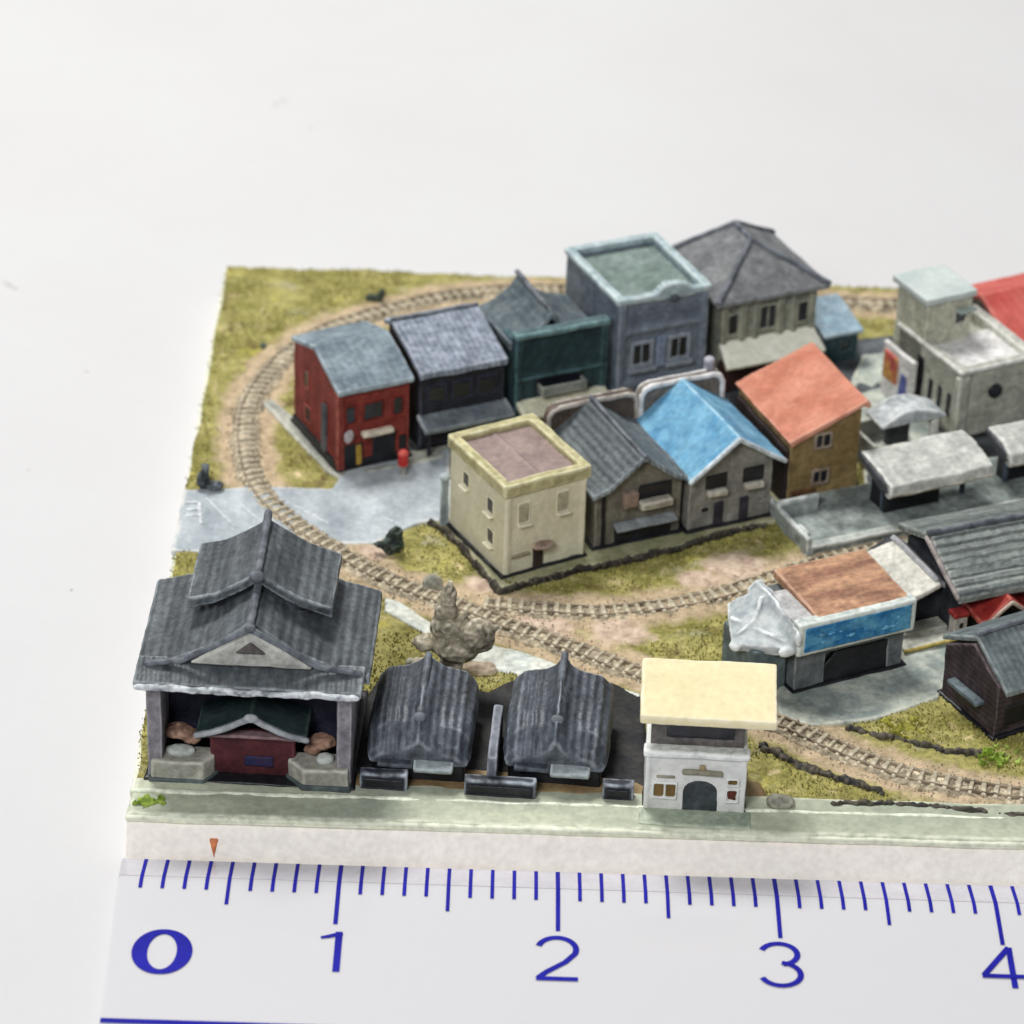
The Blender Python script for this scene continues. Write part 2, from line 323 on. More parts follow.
# ---- pavements and roads as thin uneven slabs
PADS = []
def pad(name, px, mat, z=.222, base=.19, amp=.004, zz=.215, vox=.014, inch=False):
    P = [(p[0], p[1]) for p in px] if inch else [(G(*p, zz).x, G(*p, zz).y) for p in px]
    PADS.append(P); m = M(); m.pz(P, base, z); o = m.build(name, mat, None, vox=vox, amp=amp, smooth=2, freq=6); return tag(o, kind='structure')
ROAD = paint('pale_road', '98a0a5', 'bcc3c6', scale=3.5, fine=.07, edge='dcdcd6', streak=(1.6, .7, 1))
COURT = paint('grey_concrete', '8f9894', 'c2c6ba', scale=5, fine=.1, contrast=(.4, .6), edge='d6d6c8')
STREET = paint('town_street', '3f4245', '6d7275', scale=5, fine=.12)
PAVE = paint('green_pavement', 'a3a998', 'bdc1ac', edge='dfe1ce', scale=3.5, streak=(.35, 1, 1), fine=.07)
pad('road', [(184, 491), (262, 488), (332, 490), (344, 472), (450, 447), (452, 520), (420, 524), (372, 545), (318, 545), (300, 556), (171, 552)], ROAD, z=.2265)
pad('town_road', [(412, 462), (340, 474), (400, 428), (560, 400), (680, 380), (850, 340), (985, 330), (1130, 300), (1130, 480), (1000, 500), (870, 500), (858, 425), (800, 420), (600, 440), (450, 455)], STREET, z=.2245)
pad('station_square', [(862, 356), (905, 352), (940, 395), (975, 440), (940, 470), (866, 500), (858, 420), (850, 384)], COURT, z=.2275)
pad('shop_forecourt', [(776, 690), (812, 640), (905, 628), (962, 628), (958, 668), (938, 700), (918, 706), (872, 722), (806, 728), (776, 716)], COURT, z=.2285)
pad('path', [(384, 598), (400, 603), (428, 622), (470, 640), (520, 652), (585, 676), (640, 695), (640, 702), (570, 690), (500, 672), (468, 660), (420, 632), (384, 612)], paint('path_white', 'c6ccc6', 'd9d8cc', scale=5), z=.225)
pad('front_pavement', [(-.002, .09), (5.98, .09), (5.98, .4), (.01, .4)], PAVE, z=.2225, inch=True)
pad('front_kerb', [(-.004, .075), (5.98, .075), (5.98, .17), (-.004, .18)], paint('kerb_pale', 'c6cbb5', 'dcdeca', edge='e3e4d2', scale=4, streak=(.3, 1, 1)), z=.2165, inch=True)
pad('front_line', [(.0, .265), (5.98, .25), (5.98, .278), (.0, .298)], paint('line_pale', 'e9ecdb', 'ced4bf', scale=6, streak=(.4, 1, 1)), z=.227, inch=True)
pad('front_yard', [(.08, .36), (3.0, .36), (2.95, .52), (2.4, .62), (1.0, .62), (.08, .5)], paint('yard_brown', '7a6448', '9c8a68', scale=6, fine=.1), z=.2225, inch=True)
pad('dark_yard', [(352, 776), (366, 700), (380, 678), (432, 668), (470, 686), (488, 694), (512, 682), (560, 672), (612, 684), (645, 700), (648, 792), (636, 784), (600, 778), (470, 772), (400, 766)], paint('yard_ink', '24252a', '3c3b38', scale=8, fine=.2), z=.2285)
TERR = paint('terrace_ground', '8f9070', 'aaa68a', scale=6, fine=.1, edge='c4c0a4')
pad('terrace', [(452, 515), (434, 524), (462, 544), (479, 566), (500, 590), (543, 580), (581, 568), (619, 561), (658, 553), (696, 542), (737, 529), (770, 522), (800, 515), (860, 480), (740, 440), (600, 440), (455, 480)], TERR, z=.236, zz=.236)
pad('shop_pavement', [(262, 402), (272, 398), (345, 462), (414, 449), (470, 440), (474, 449), (418, 463), (340, 478), (326, 470)], paint('shop_pave', '8f928a', 'b0b0a4', edge='c9c9be', scale=5), z=.228, zz=.228)
# press the turf down below the slabs
gc = np.empty(len(gm.vertices)*3, 'f4'); gm.vertices.foreach_get('co', gc); gc = gc.reshape(-1, 3)
for P in PADS:
    x0, x1 = min(p[0] for p in P), max(p[0] for p in P); y0, y1 = min(p[1] for p in P), max(p[1] for p in P)
    for i in np.nonzero((gc[:, 0] > x0) & (gc[:, 0] < x1) & (gc[:, 1] > y0) & (gc[:, 1] < y1))[0]:
        if gc[i, 2] > .207 and pip(gc[i, 0], gc[i, 1], P): gc[i, 2] = .206
gm.vertices.foreach_set('co', gc.ravel()); gm.update()
# road marking: white strokes by the board edge
mk = M()
for a, b_ in (((199, 502), (201, 524)), ((185, 503), (198, 502)), ((186, 510), (199, 509)), ((185, 516), (200, 515))):
    A = G(*a, .2265); B = G(*b_, .2265); n = (B-A).normalized(); s = Vector((-n.y, n.x, 0))*.012
    mk.ext([tuple(A+s), tuple(B+s), tuple(B-s), tuple(A-s)], [tuple(A+s+Vector((0, 0, .006))), tuple(B+s+Vector((0, 0, .006))), tuple(B-s+Vector((0, 0, .006))), tuple(A-s+Vector((0, 0, .006)))])
for a, b_ in (((206, 498), (236, 528)), ((238, 502), (262, 522)), ((283, 500), (330, 524)), ((372, 512), (398, 524))):
    A = G(*a, .2255); B = G(*b_, .2255); n = (B-A).normalized(); s = Vector((-n.y, n.x, 0))*.007; q = Vector((0, 0, .006))
    mk.ext([tuple(A+s), tuple(B+s), tuple(B-s), tuple(A-s)], [tuple(A+s+q), tuple(B+s+q), tuple(B-s+q), tuple(A-s+q)])
tag(mk.build('road_marking', paint('marking_white', 'c6cace', 'd2d5d6'), None, vox=.006, amp=.002), kind='structure')
# ---- rail lines
BAL = paint('ballast', '8a7f6c', 'bfb49e', scale=18, fine=.3, bump=.9, rough=.85, edge='c4b59a', emask=(.52, .6))
SLP = paint('sleeper', 'aea590', 'c6bda8', scale=10, fine=.12)
RAIL = paint('rail_rust', '5e5244', '7a6c5a', edge='a99c88', scale=12)
def offs(L_, i):
    a = L_[max(i-1, 0)]; b_ = L_[min(i+1, len(L_)-1)]; t = (b_-a).normalized(); return t, Vector((-t.y, t.x, 0))
def sweep(m, L_, prof):
    rows = []
    for i, p in enumerate(L_):
        t, n = offs(L_, i); rows.append([m.bm.verts.new(Vector((p.x, p.y, 0))+n*u+Vector((0, 0, z))) for u, z in prof])
    k = len(prof)
    for a, b_ in zip(rows[:-1], rows[1:]):
        for j in range(k): m.bm.faces.new((a[j], a[(j+1) % k], b_[(j+1) % k], b_[j]))
    m.bm.faces.new(rows[0]); m.bm.faces.new(rows[-1]); bmesh.ops.recalc_face_normals(m.bm, faces=m.bm.faces)
sl_me = None
def track(label, L_, w=.072, hz=0):
    t = thing('railway_track', label, 'railway track', tuple(Vector((L_[0].x, L_[0].y, .2))), group=None)
    off = -Vector(t.location)
    def local(o): o.data.transform(Matrix.Translation(off)); return o
    m = M(); sweep(m, L_, [(-w-.02, .17), (-w-.012, .219+hz), (-w+.01, .228+hz), (w-.01, .228+hz), (w+.012, .219+hz), (w+.02, .17)])
    o = m.build('ballast', BAL, t, vox=.012, amp=.007, smooth=1, freq=20); local(o)
    for sgn in (-1, 1):
        m = M(); c = sgn*.038; sweep(m, L_, [(c-.007, .225+hz), (c-.005, .243+hz), (c+.005, .243+hz), (c+.007, .225+hz)]); local(m.build('rail', RAIL, t, vox=.006, amp=.004, smooth=1, freq=14))
    global sl_me
    if sl_me is None:
        s = M(); s.box(-.015, .015, -.064, .064, -.018, .001, .003); tmp = s.build('sleeper', SLP, None, vox=.007, amp=.006, smooth=2); sl_me = tmp.data; bpy.data.objects.remove(tmp)
    S_ = []
    acc = list(range(0, len(L_), 2))
    for i in acc:
        tt, n = offs(L_, i); p = L_[i]; S_.append((p, math.atan2(tt.y, tt.x)))
    vis = sorted([s for s in S_ if s[0].x < 4.35], key=lambda s: s[0].y); rest = [s for s in S_ if s[0].x >= 4.35]+vis[100:]
    for p, a in vis[:100]:
        o = bpy.data.objects.new('sleeper', sl_me); COL.objects.link(o); o.parent = t
        o.location = Vector((p.x, p.y, .236+hz))+off; o.rotation_euler = (0, 0, a+random.uniform(-.08, .08)); o.scale = (random.uniform(.85, 1.2), random.uniform(.9, 1.08), 1)
    if rest:
        bm = bmesh.new()
        for p, a in rest:
            k = len(bm.verts); bm.from_mesh(sl_me); bm.verts.ensure_lookup_table()
            bmesh.ops.transform(bm, matrix=Matrix.Translation(Vector((p.x, p.y, .236+hz))+off) @ Matrix.Rotation(a, 4, 'Z'), verts=bm.verts[k:])
        me = bpy.data.meshes.new('sleeper'); bm.to_mesh(me); bm.free(); me.materials.clear(); me.materials.append(SLP)
        me.polygons.foreach_set('use_smooth', [True]*len(me.polygons))
        o = bpy.data.objects.new('sleepers', me); COL.objects.link(o); o.parent = t; o['kind'] = 'stuff'
    return t
track('long brown railway track curving round the left of the town and along the front', main_l)
track('short inner railway track branching off below the cream building towards the platform', side_l[14:], hz=-.004)
# ------------------------------------------------------------------ raised turf fibres and loose ballast grains
def island_mat(name, cols, rough=.8):
    m = bpy.data.materials.new(name); m.use_nodes = True; N = m.node_tree.nodes; L = m.node_tree.links; bs = N['Principled BSDF']; bs.inputs['Roughness'].default_value = rough; bs.inputs['Specular IOR Level'].default_value = .2
    g_ = N.new('ShaderNodeNewGeometry'); r = N.new('ShaderNodeValToRGB'); L.new(g_.outputs['Random Per Island'], r.inputs[0]); L.new(r.outputs[0], bs.inputs['Base Color'])
    e = r.color_ramp.elements; e[0].color = lin(cols[0]); e[1].color = lin(cols[-1])
    for i, c_ in enumerate(cols[1:-1]): e.new((i+1)/(len(cols)-1)).color = lin(c_)
    return m
def scatter(name, label, cat, V, F, mat):
    me = bpy.data.meshes.new(name); me.from_pydata(V, [], F); me.materials.append(mat); o = bpy.data.objects.new(name, me); COL.objects.link(o); return tag(o, label, cat, kind='stuff')
rg = random.Random(11); V = []; F = []
dens = vnoise(gc.astype('f8')*np.array([5, 5, 1])+31)
idx = [i for i in range(len(gc)) if gc[i, 2] > .2065 and vals[i, 0] < .35 and vals[i, 1] < .3 and dens[i] > -.35 and gc[i, 0] < 4.6]
for i in rg.choices(idx, k=26000):
    x, y, z = gc[i]; x += rg.uniform(-.012, .012); y += rg.uniform(-.012, .012); a = rg.uniform(0, 2*PI); h_ = rg.uniform(.006, .016); w_ = rg.uniform(.003, .006); lx, ly = rg.uniform(-.01, .01), rg.uniform(-.01, .01)
    k = len(V); V += [(x-w_*math.cos(a), y-w_*math.sin(a), z-.002), (x+w_*math.cos(a), y+w_*math.sin(a), z-.002), (x+lx-w_*math.sin(a), y+ly+w_*math.cos(a), z-.001), (x+lx, y+ly, z+h_)]
    F += [(k, k+1, k+3), (k+1, k+2, k+3), (k+2, k, k+3)]
scatter('turf_fibres', 'short olive and yellow turf fibres covering the grass of the board', 'turf', V, F, island_mat('turf_fibre', ['7c7a40', '959254', 'aca766', 'c2bd7c', '857550']))
V = []; F = []
for L_ in (main_l, side_l[14:]):
    for i, p in enumerate(L_[:-1]):
        if p.x > 4.6: continue
        t_, n_ = offs(L_, i)
        for _ in range(22):
            u = rg.gauss(0, .062); u = max(-.15, min(.15, u)); q = p+t_*rg.uniform(0, .03)+n_*u; r_ = rg.uniform(.003, .0065); z = .228 if abs(u) < .07 else .221
            k = len(V); V += [(q.x+r_, q.y, z), (q.x-r_, q.y, z), (q.x, q.y+r_, z), (q.x, q.y-r_, z), (q.x, q.y, z+r_), (q.x, q.y, z-r_)]
            F += [(k, k+2, k+4), (k+2, k+1, k+4), (k+1, k+3, k+4), (k+3, k, k+4)]
scatter('ballast_grains', 'loose grey and tan ballast grains along both railway tracks', 'gravel', V, F, island_mat('grain', ['7b6f5c', 'a39680', 'c4b89f', '8d8778', 'd6ccb8']))
# ------------------------------------------------------------------ dark kerb with painted-in shadow, stone banks
DARKSTONE = paint('dark_stone', '2c2c2d', '4a463f', edge='6e675a', scale=12, fine=.2)
def bank(name, label, cat, px, r, z, hh, mat=DARKSTONE, group=None, amp=.01):
    P = [G(*p, z) for p in px]; o0 = P[0].copy(); m = M()
    for a, b_ in zip(P[:-1], P[1:]):
        n = max(1, int((b_-a).length/(r*1.1)))
        for k in range(n+1):
            q = a.lerp(b_, k/n)-o0; jj = .35 if name == 'kerb_shadow' else 1; rr = r*(1+random.uniform(-.3, .6)*jj); m.ball((q.x+random.uniform(-.4, .4)*r*jj, q.y+random.uniform(-.5, .5)*r*jj, 0.002), rr, rr*random.uniform(.7, 1.1), hh*random.uniform(.6, 1.15), 2)
    o = m.build(name, mat, None, vox=.007, amp=amp, smooth=1, freq=16); o.location = o0; return tag(o, label, cat, group)
bank('kerb_shadow', 'dark jagged kerb with the painted-in shadow of the terrace edge around the cream building and the houses beside it', 'kerb', [(430, 524), (445, 532), (461, 546), (478, 568), (499, 592), (520, 588), (543, 581), (581, 570), (619, 563), (658, 555), (696, 544), (737, 531), (766, 526)], .013, .228, .034)  # black stones also draw the cast shadow of the terrace edge
bank('stone_bank', 'dark stone bank starting right behind the yellow roofed gatehouse', 'stone bank', [(762, 748), (790, 762), (812, 771), (847, 783), (882, 793)], .02, .215, .032, group='dark stone banks beside the front track')
bank('stone_bank', 'dark stone bank on the far side of the front track below the grey forecourt', 'stone bank', [(850, 731), (900, 742), (940, 750), (980, 756)], .018, .215, .03, group='dark stone banks beside the front track')
bank('stone_bank', 'low dark stone bank between the track and the pavement', 'stone bank', [(830, 806), (865, 804), (912, 805), (958, 810), (985, 814)], .016, .215, .022, group='dark stone banks beside the front track')
bank('stone_bank', 'short dark stone bank at the right edge of the photo by the pavement', 'stone bank', [(1000, 816), (1024, 817), (1060, 820)], .014, .215, .022, group='dark stone banks beside the front track')
def rock(label, px, parts, mat, name='rock', cat='rock', z=.215, amp=.01, group=None, freq=9):
    p = G(*px, z); m = M()
    for c in parts: m.ball(*c)
    o = m.build(name, mat, None, vox=.0075, amp=amp, smooth=1, freq=freq); o.location = p; return tag(o, label, cat, group)
GREYROCK = paint('grey_rock', '7a7a70', '9c9a8c', edge='c2bfb0', scale=10, fine=.15)
PINKROCK = paint('pink_rock', 'a5957f', 'd0bda5', edge='e2d6c4', scale=9, fine=.12)
rock('rounded grey brown rock on the grass right of the gatehouse', (780, 806), [((0, 0, .02), .07, .05, .045)], GREYROCK)
rock('small grey boulder beside the track above the lumpy brown tree', (433, 588), [((0, 0, .02), .055, .045, .06), ((-.03, -.01, .01), .03, .03, .03)], GREYROCK)
rock('pale pinkish flat rock beside the foot of the lumpy brown tree', (478, 672), [((0, 0, .01), .1, .05, .04), ((.05, .02, .02), .04, .03, .03)], PINKROCK)
rock('small round brown rock left of the tree foot', (412, 668), [((0, 0, .02), .035, .035, .04)], GREYROCK)
rock('dark pointed rock half hidden between the gatehouse roof and the white tarpaulin roof', (745, 650), [((0, 0, .02), .07, .05, .06), ((-.06, .06, .02), .05, .04, .04)], paint('dark_rock', '3d3c40', '55524f', edge='8a8578'))
# ------------------------------------------------------------------ trees and bushes
TREE = paint('tree_brown', '565145', 'aca48f', edge='d8cfbc', scale=7, fine=.2, emask=(.504, .53), bump=.8)
def tree():
    t = thing('tree', 'lumpy brown tree with three rounded lobes between the bathhouse and the track', 'tree', G(446, 690))
    M().tube((0, 0, -.02), (0, .02, .2), .035, .03).ball((.0, 0, .0), .05, .05, .03).build('trunk', paint('trunk', '4b4438', '665c4c'), t, vox=.008, amp=.006)
    m = M()
    for dx, dz, a, b_ in ((.0, .5, .04, .07), (-.01, .42, .055, .07), (-.03, .34, .05, .06), (.14, .31, .085, .08), (.17, .26, .06, .05), (-.1, .25, .06, .035), (-.02, .24, .06, .06), (.05, .23, .1, .07), (.02, .34, .06, .06), (.07, .3, .07, .06), (.02, .13, .05, .06), (-.13, .12, .04, .035)):
        m.ball((dx, random.uniform(-.02, .02), dz+.03), a*1.15, a, b_*1.08)
    for p_, q_, r_ in (((0, 0, .5), (.005, 0, .63), .035), ((-.08, 0, .3), (-.17, -.01, .27), .04), ((.16, 0, .34), (.25, 0, .39), .05), ((.06, 0, .4), (.1, 0, .46), .03)): m.tube(p_, q_, r_, .012)
    m.build('crown', TREE, t, vox=.0075, amp=.008, smooth=1, freq=15)
tree()
BUSH = paint('bush_dark', '2a3130', '3f4947', edge='6d7a70', scale=14, fine=.25, bump=.9)
rock('dark teardrop shaped bush beside the inner side of the track', (393, 553), [((0, 0, .05), .058, .045, .055), ((.012, 0, .1), .04, .03, .06), ((-.05, 0, .045), .05, .025, .022), ((.015, 0, .145), .018, .015, .03)], BUSH, 'bush', 'bush', amp=.012, freq=24)
rock('dark upright bush on the left edge of the board at the road', (206, 490), [((-.01, 0, .06), .035, .035, .07), ((-.005, 0, .13), .025, .025, .035), ((.05, -.01, .03), .05, .04, .035)], paint('bush_grey', '33383c', '4c5356', edge='80868a', scale=14, fine=.25), 'bush', 'bush', amp=.009, freq=17)
rock('small dark bush behind the track near the back edge', (375, 301), [((0, 0, .02), .06, .03, .028), ((.04, 0, .05), .025, .025, .045)], paint('bush_back', '3c4740', '566053'), 'bush', 'bush', amp=.008, freq=17)
rock('tiny dark shrub on the back left grass', (263, 347), [((0, 0, .01), .022, .022, .018)], BUSH, 'bush', 'bush', amp=.006, freq=17)
FRESH = paint('weed_green', '6f8a2a', '93a84a', edge='a9bb63', scale=14, fine=.25)
def tuft(label, px, n, sp, hh, mat=FRESH):
    p = G(*px, .218); m = M()
    for i in range(n):
        a = random.uniform(0, 2*PI); r = random.uniform(0, sp); q = (r*math.cos(a), r*math.sin(a)*.8, .0); m.tube(q, (q[0]+random.uniform(-.03, .03), q[1]+random.uniform(-.03, .02), hh*random.uniform(.5, 1)), .012, .003, 6)
        m.ball((q[0], q[1], .005), .018, .016, .012, 1)
    o = m.build('weed', mat, None, vox=.006, amp=.004, smooth=0, freq=20); o.location = p; return tag(o, label, 'weeds')
tuft('bright green weed tuft at the front left corner of the pavement', (150, 803), 16, .07, .035)
tuft('bright green weeds below the dark brown house at the right edge', (1000, 758), 34, .12, .05)
tuft('low olive weeds between the grey forecourt and the dark stone bank', (905, 728), 30, .13, .035, paint('weed_olive', '7e7a2c', '9b9a48', scale=14, fine=.25))
tuft('ochre green weeds in front of the cream building corner', (512, 583), 14, .05, .035, paint('weed_dull', '6e7440', '8d8a58', scale=14, fine=.25))
# ------------------------------------------------------------------ houses
def shell(par, w, d_, h, mat, name='wall', extra=None, amp=.0028):
    m = M(); m.box(0, w, 0, d_, -.03, h)
    if extra: extra(m)
    return m.build(name, mat, par, amp=amp)
# --- red corner shop
t = thing('shop_house', 'red brick corner shop with grey blue roof at the left end of the back row', 'shop', G(338, 471, .228), 27, 'buildings of the back row')
w, d_, h = .42, .6, .49
RED = paint('red_brick', '7a332d', '8f463d', edge='b47064', scale=9, stripe=('Z', 14, 1.1), bump=.6)
m = M(); m.px([(0, -.02), (0, h), (d_*.52, h+.1), (d_, h+.02), (d_, -.02)], 0, w)
m.box(-.012, .03, -.012, .03, -.02, h-.01)
m.build('wall', RED, t)
foot(t, w, d_)
M().box(-.014, w+.004, -.006, d_, -.03, .05).build('plinth', INK, t)
RB = paint('roof_grey_blue', '69767f', '93a0a6', edge='b4bec4', stripe=('X', 7, .8), scale=8, streak=(.5, 1, 1))
m = M(); m.band([(-.025, h+.0), (d_*.52, h+.125), (d_+.02, h+.035)], 'x', -.01, w+.02, .03); m.build('roof', RB, t)
for u, ww in ((.045, .055), (.15, .11), (.325, .05)): window(t, 'f', 0, u, .28, ww, .1, paint('red_frame', '6a2622', '82352f'), PANE, fr=.008, out=.008)
window(t, 'l', 0, .4, .3, .05, .1, RED, PANE, fr=.008, out=.008)
window(t, 'l', 0, .36, .1, .08, .09, RED, paint('pane_brown', '52302c', '43302e'), fr=.008, out=.008)
M().box(-.02, .01, .14, .19, .04, .33).build('drainpipe', paint('pipe_grey', '4a4f55', '6a6a6c'), t)
M().box(.02, .15, -.006, .03, .0, .15).build('shopfront', INK, t); M().box(.2, .34, -.006, .03, .0, .18).build('doorway', INK, t)
M().box(.1, .135, -.014, .0, .02, .14).build('display_panel', paint('ochre', '9c8038', 'b59a50'), t, vox=.007)
M().box(.36, .4, -.01, .03, 0, .14).build('shopfront', INK, t)
M().box(.13, .31, -.045, .0, .19, .222).build('sign_board', paint('sign_cream', 'cfc6b4', 'ded8c8'), t, vox=.007)
M().ball((.055, -.018, .21), .032, .012, .045).build('round_sign', paint('round_grey', 'a89ea0', 'c3bcbc'), t, vox=.006)
# --- post box
t = thing('post_box', 'small red pillar post box with white foot outside the red corner shop', 'post box', G(403, 474, .228), 0)
M().tube((0, 0, -.02), (0, 0, .055), .022, .02).build('foot', paint('pb_grey', '8f8d88', 'aaa8a2'), t, vox=.006, amp=.002)
M().tube((0, 0, .055), (0, 0, .13), .03, .03).ball((0, 0, .13), .033, .033, .025).build('body', paint('pb_red', 'b02a2a', 'c83a36', edge='de7a70', rough=.4), t, vox=.006, amp=.002)
# --- dark grey shop
t = thing('shop_house', 'black fronted shop with pale slate roof and low grey awning right of the red shop', 'shop', G(417, 450, .222), 25, 'buildings of the back row')
w, d_, h = .52, .45, .49
BLK = paint('black_wall', '26272d', '3a3b44', edge='5c5f69', scale=9)
m = M(); m.px([(0, -.02), (0, h), (d_*.85, h+.1), (d_, h+.09), (d_, -.02)], .01, w-.01); m.build('wall', BLK, t)
foot(t, w, d_)
m = M(); m.band([(-.035, h-.01), (d_*.85, h+.115), (d_+.04, h+.08)], 'x', 0, w, .035); m.box(0, .03, -.035, d_*.8, h, h+.03); m.bm.clear()
m.band([(-.035, h-.005), (d_*.85, h+.12), (d_+.04, h+.08)], 'x', 0, w, .035)
m.build('roof', paint('roof_pale_slate', '77808c', 'a0a6b2', edge='b4bac4', scale=16, fine=.18, stripe=('X', 9, .8), bump=.6), t)
M().tube((0, d_*.85, h+.12), (w, d_*.85, h+.12), .015).build('ridge', RIDGE, t)
M().slab([(-.005, -.12, .18), (w+.01, -.12, .18), (w+.01, .01, .215), (-.005, .01, .215)], .03).build('awning', paint('awning_grey', '6c747a', '8a9194', edge='a8aeb0'), t)
for u in (.04, .19, .34): window(t, 'f', 0, u+.02, .28, .1, .1, paint('blk_frame', '33353f', '454857'), PANE, fr=.008, out=.008)
for u in (.02, .26, .48): M().box(u, u+.02, -.1, -.08, 0, .17).build('post', INK, t, vox=.007)
# --- teal shop
t = thing('shop_house', 'dark teal shop with cream ground floor awning and gabled roof behind its parapet', 'shop', G(514, 434, .222), 25, 'buildings of the back row')
w, d_, h = .54, .5, .59
TEAL = paint('teal_wall', '293a40', '3a5054', edge='5b787c', scale=8)
m = M(); m.box(0, w, .0, d_, -.02, h-.12); m.box(0, w, 0, .05, 0, h); m.box(0, .04, 0, .2, 0, h-.03); m.box(-.01, w+.01, -.02, .02, .33, .35); m.box(-.01, .035, -.015, .05, 0, h+.01); m.box(w-.035, w+.01, -.015, .05, 0, h+.01)
m.build('wall', TEAL, t)
foot(t, w, d_)
m = M(); m.band([(-.01, h-.05), (.1, h-.02), (.19, h+.04), (.235, h+.1), (.28, h+.04), (.38, h-.03), (w, h-.08)], 'y', .06, d_+.03, .05)
m.build('roof', paint('roof_teal_grey', '525d63', '6f787b', edge='8e979b', stripe=('X', 8, 1), scale=9), t)
M().tube((.235, .07, h+.09), (.235, d_+.04, h+.115), .016).build('ridge', RIDGE, t)
M().box(-.015, w+.015, -.025, .045, h-.005, h+.03).build('cornice', paint('teal_cap', '4c5f62', '657b7d', edge='86a4a4'), t)
M().box(.12, .4, -.012, .03, .25, .35).build('shop_window', PANE, t)
m = M(); m.box(.13, .4, -.07, -.0, .235, .26); m.box(.13, .4, -.07, -.055, .25, .3); m.box(.13, .145, -.07, 0, .25, .3); m.box(.385, .4, -.07, 0, .25, .3)
m.build('balcony', paint('balcony_grey', '767a78', '989b96', edge='b4b4aa'), t, vox=.007)
M().slab([(.0, -.13, .17), (w, -.13, .17), (w, .0, .21), (0, 0, .21)], .035).build('awning', paint('awning_cream', 'd2d0b8', 'e0dec8', edge='eae8d6'), t)
M().box(.02, w-.02, -.006, .03, -.01, .1).build('shopfront', INK, t)
# --- grey blue building with sunken flat roof
t = thing('parapet_building', 'tall grey blue building with sunken green grey flat roof and curved parapet crest', 'building', G(614, 415, .222), 25, 'buildings of the back row')
w, d_, h = .55, .68, .69
GB = paint('grey_blue_wall', '68727e', '7d8791', edge='a0aab2', scale=8)
m = M(); m.box(0, w, 0, d_, -.02, h-.05)
tt = .035
m.box(0, w, 0, tt, .3, h); m.box(0, w, d_-tt, d_, .3, h); m.box(0, tt, 0, d_, .3, h); m.box(w-tt, w, 0, d_, .3, h)
m.box(.0, .04, -.012, .02, 0, h); m.box(w-.04, w, -.012, .02, 0, h); m.box(0, w, -.012, .02, h-.2, h-.17); m.box(0, w, -.01, .02, .16, .2)
m.build('wall', GB, t)
foot(t, w, d_)
m = M(); e = .015
for a in ((-e, w+e, -e, tt, h-.01, h+.03), (-e, w+e, d_-tt, d_+e, h-.01, h+.03), (-e, tt, -e, d_+e, h-.01, h+.03), (w-tt, w+e, -e, d_+e, h-.01, h+.03)): m.box(*a)
for k in range(7):
    a = -PI/2+PI*(k+.5)/7; m.box(w/2+.05+.085*math.sin(a)-.02, w/2+.05+.085*math.sin(a)+.02, -e, tt, h-.015, h+.03+.05*math.cos(a))
m.build('parapet', paint('parapet_pale', '93a5a8', 'b0bfc1', edge='d0dadb', scale=8), t)
M().box(tt-.01, w-tt+.01, tt-.01, d_-tt+.01, h-.08, h-.025).build('flat_roof', paint('flat_green', '6f7f78', '84908c', scale=5), t)
M().ball((w/2+.05, -.015, h-.01), .035, .012, .026).build('crest', paint('crest_dark', '4e5560', '666d78'), t, vox=.007)
GF = paint('gb_frame', '7f8790', '9aa1a8')
for u in (.1, .33): window(t, 'f', 0, u, .3, .1, .12, GF, PANE, fr=.022, bars=1, sill=GF)
M().box(.24, .3, -.016, .02, .26, .45).build('pilaster', paint('gb_pil', '7f8ba0', '939db0'), t)
M().box(.02, w-.02, -.006, .03, -.01, .12).build('shopfront', INK, t)
# --- hipped roof hall
t = thing('hipped_hall', 'grey pilastered building with dark hipped roof and pale cream awning', 'building', G(716, 394, .222), 25, 'buildings of the back row')
w, d_, h = .6, .58, .6
HW = paint('hall_wall', '7c7f78', '969688', edge='b4b3a2', scale=8)
m = M(); m.box(0, w, 0, d_, -.02, h)
for u in (0, .115, .2, .355, .44, .56): m.box(u, u+.04, -.018, .02, .3, h)
m.build('wall', HW, t)
foot(t, w, d_)
o_ = .055
A = (-o_, -o_, h); B = (w+o_, -o_, h); C = (w+o_, d_+o_, h); D = (-o_, d_+o_, h); P1 = (w/2, .26, h+.2); P2 = (w/2, .45, h+.215)
m = M(); m.poly([A, B, C, D, P1, P2, (-o_, -o_, h-.03), (w+o_, -o_, h-.03), (w+o_, d_+o_, h-.03), (-o_, d_+o_, h-.03)], [(0, 1, 4), (1, 2, 5, 4), (2, 3, 5), (3, 0, 4, 5), (0, 1, 7, 6), (1, 2, 8, 7), (2, 3, 9, 8), (3, 0, 6, 9), (6, 7, 8, 9)])
m.build('roof', paint('roof_hip', '6c6e70', '898a8a', edge='a8aaaa', scale=7), t)
for a, b_ in ((P1, A), (P1, B), (P2, D), (P2, C), (P1, P2)): M().tube(a, b_, .016, .02).build('ridge', RIDGE, t)
for u, ww in ((.052, .055), (.25, .095), (.49, .06)): window(t, 'f', 0, u, .37, ww, .14 if ww > .06 else .12, HW, PANE, fr=.01, bars=1 if ww > .08 else 0)
M().slab([(-.02, -.15, .24), (w+.01, -.15, .24), (w, .0, .33), (0, 0, .33)], .035).build('awning', paint('awning_ivory', 'ecedda', 'f4f3e6', edge='f6f5ea', scale=6, fine=.06), t)
M().box(0, w, -.006, .03, -.01, .22).build('shopfront', paint('maroon_dark', '3a2a2a', '4d3634'), t)
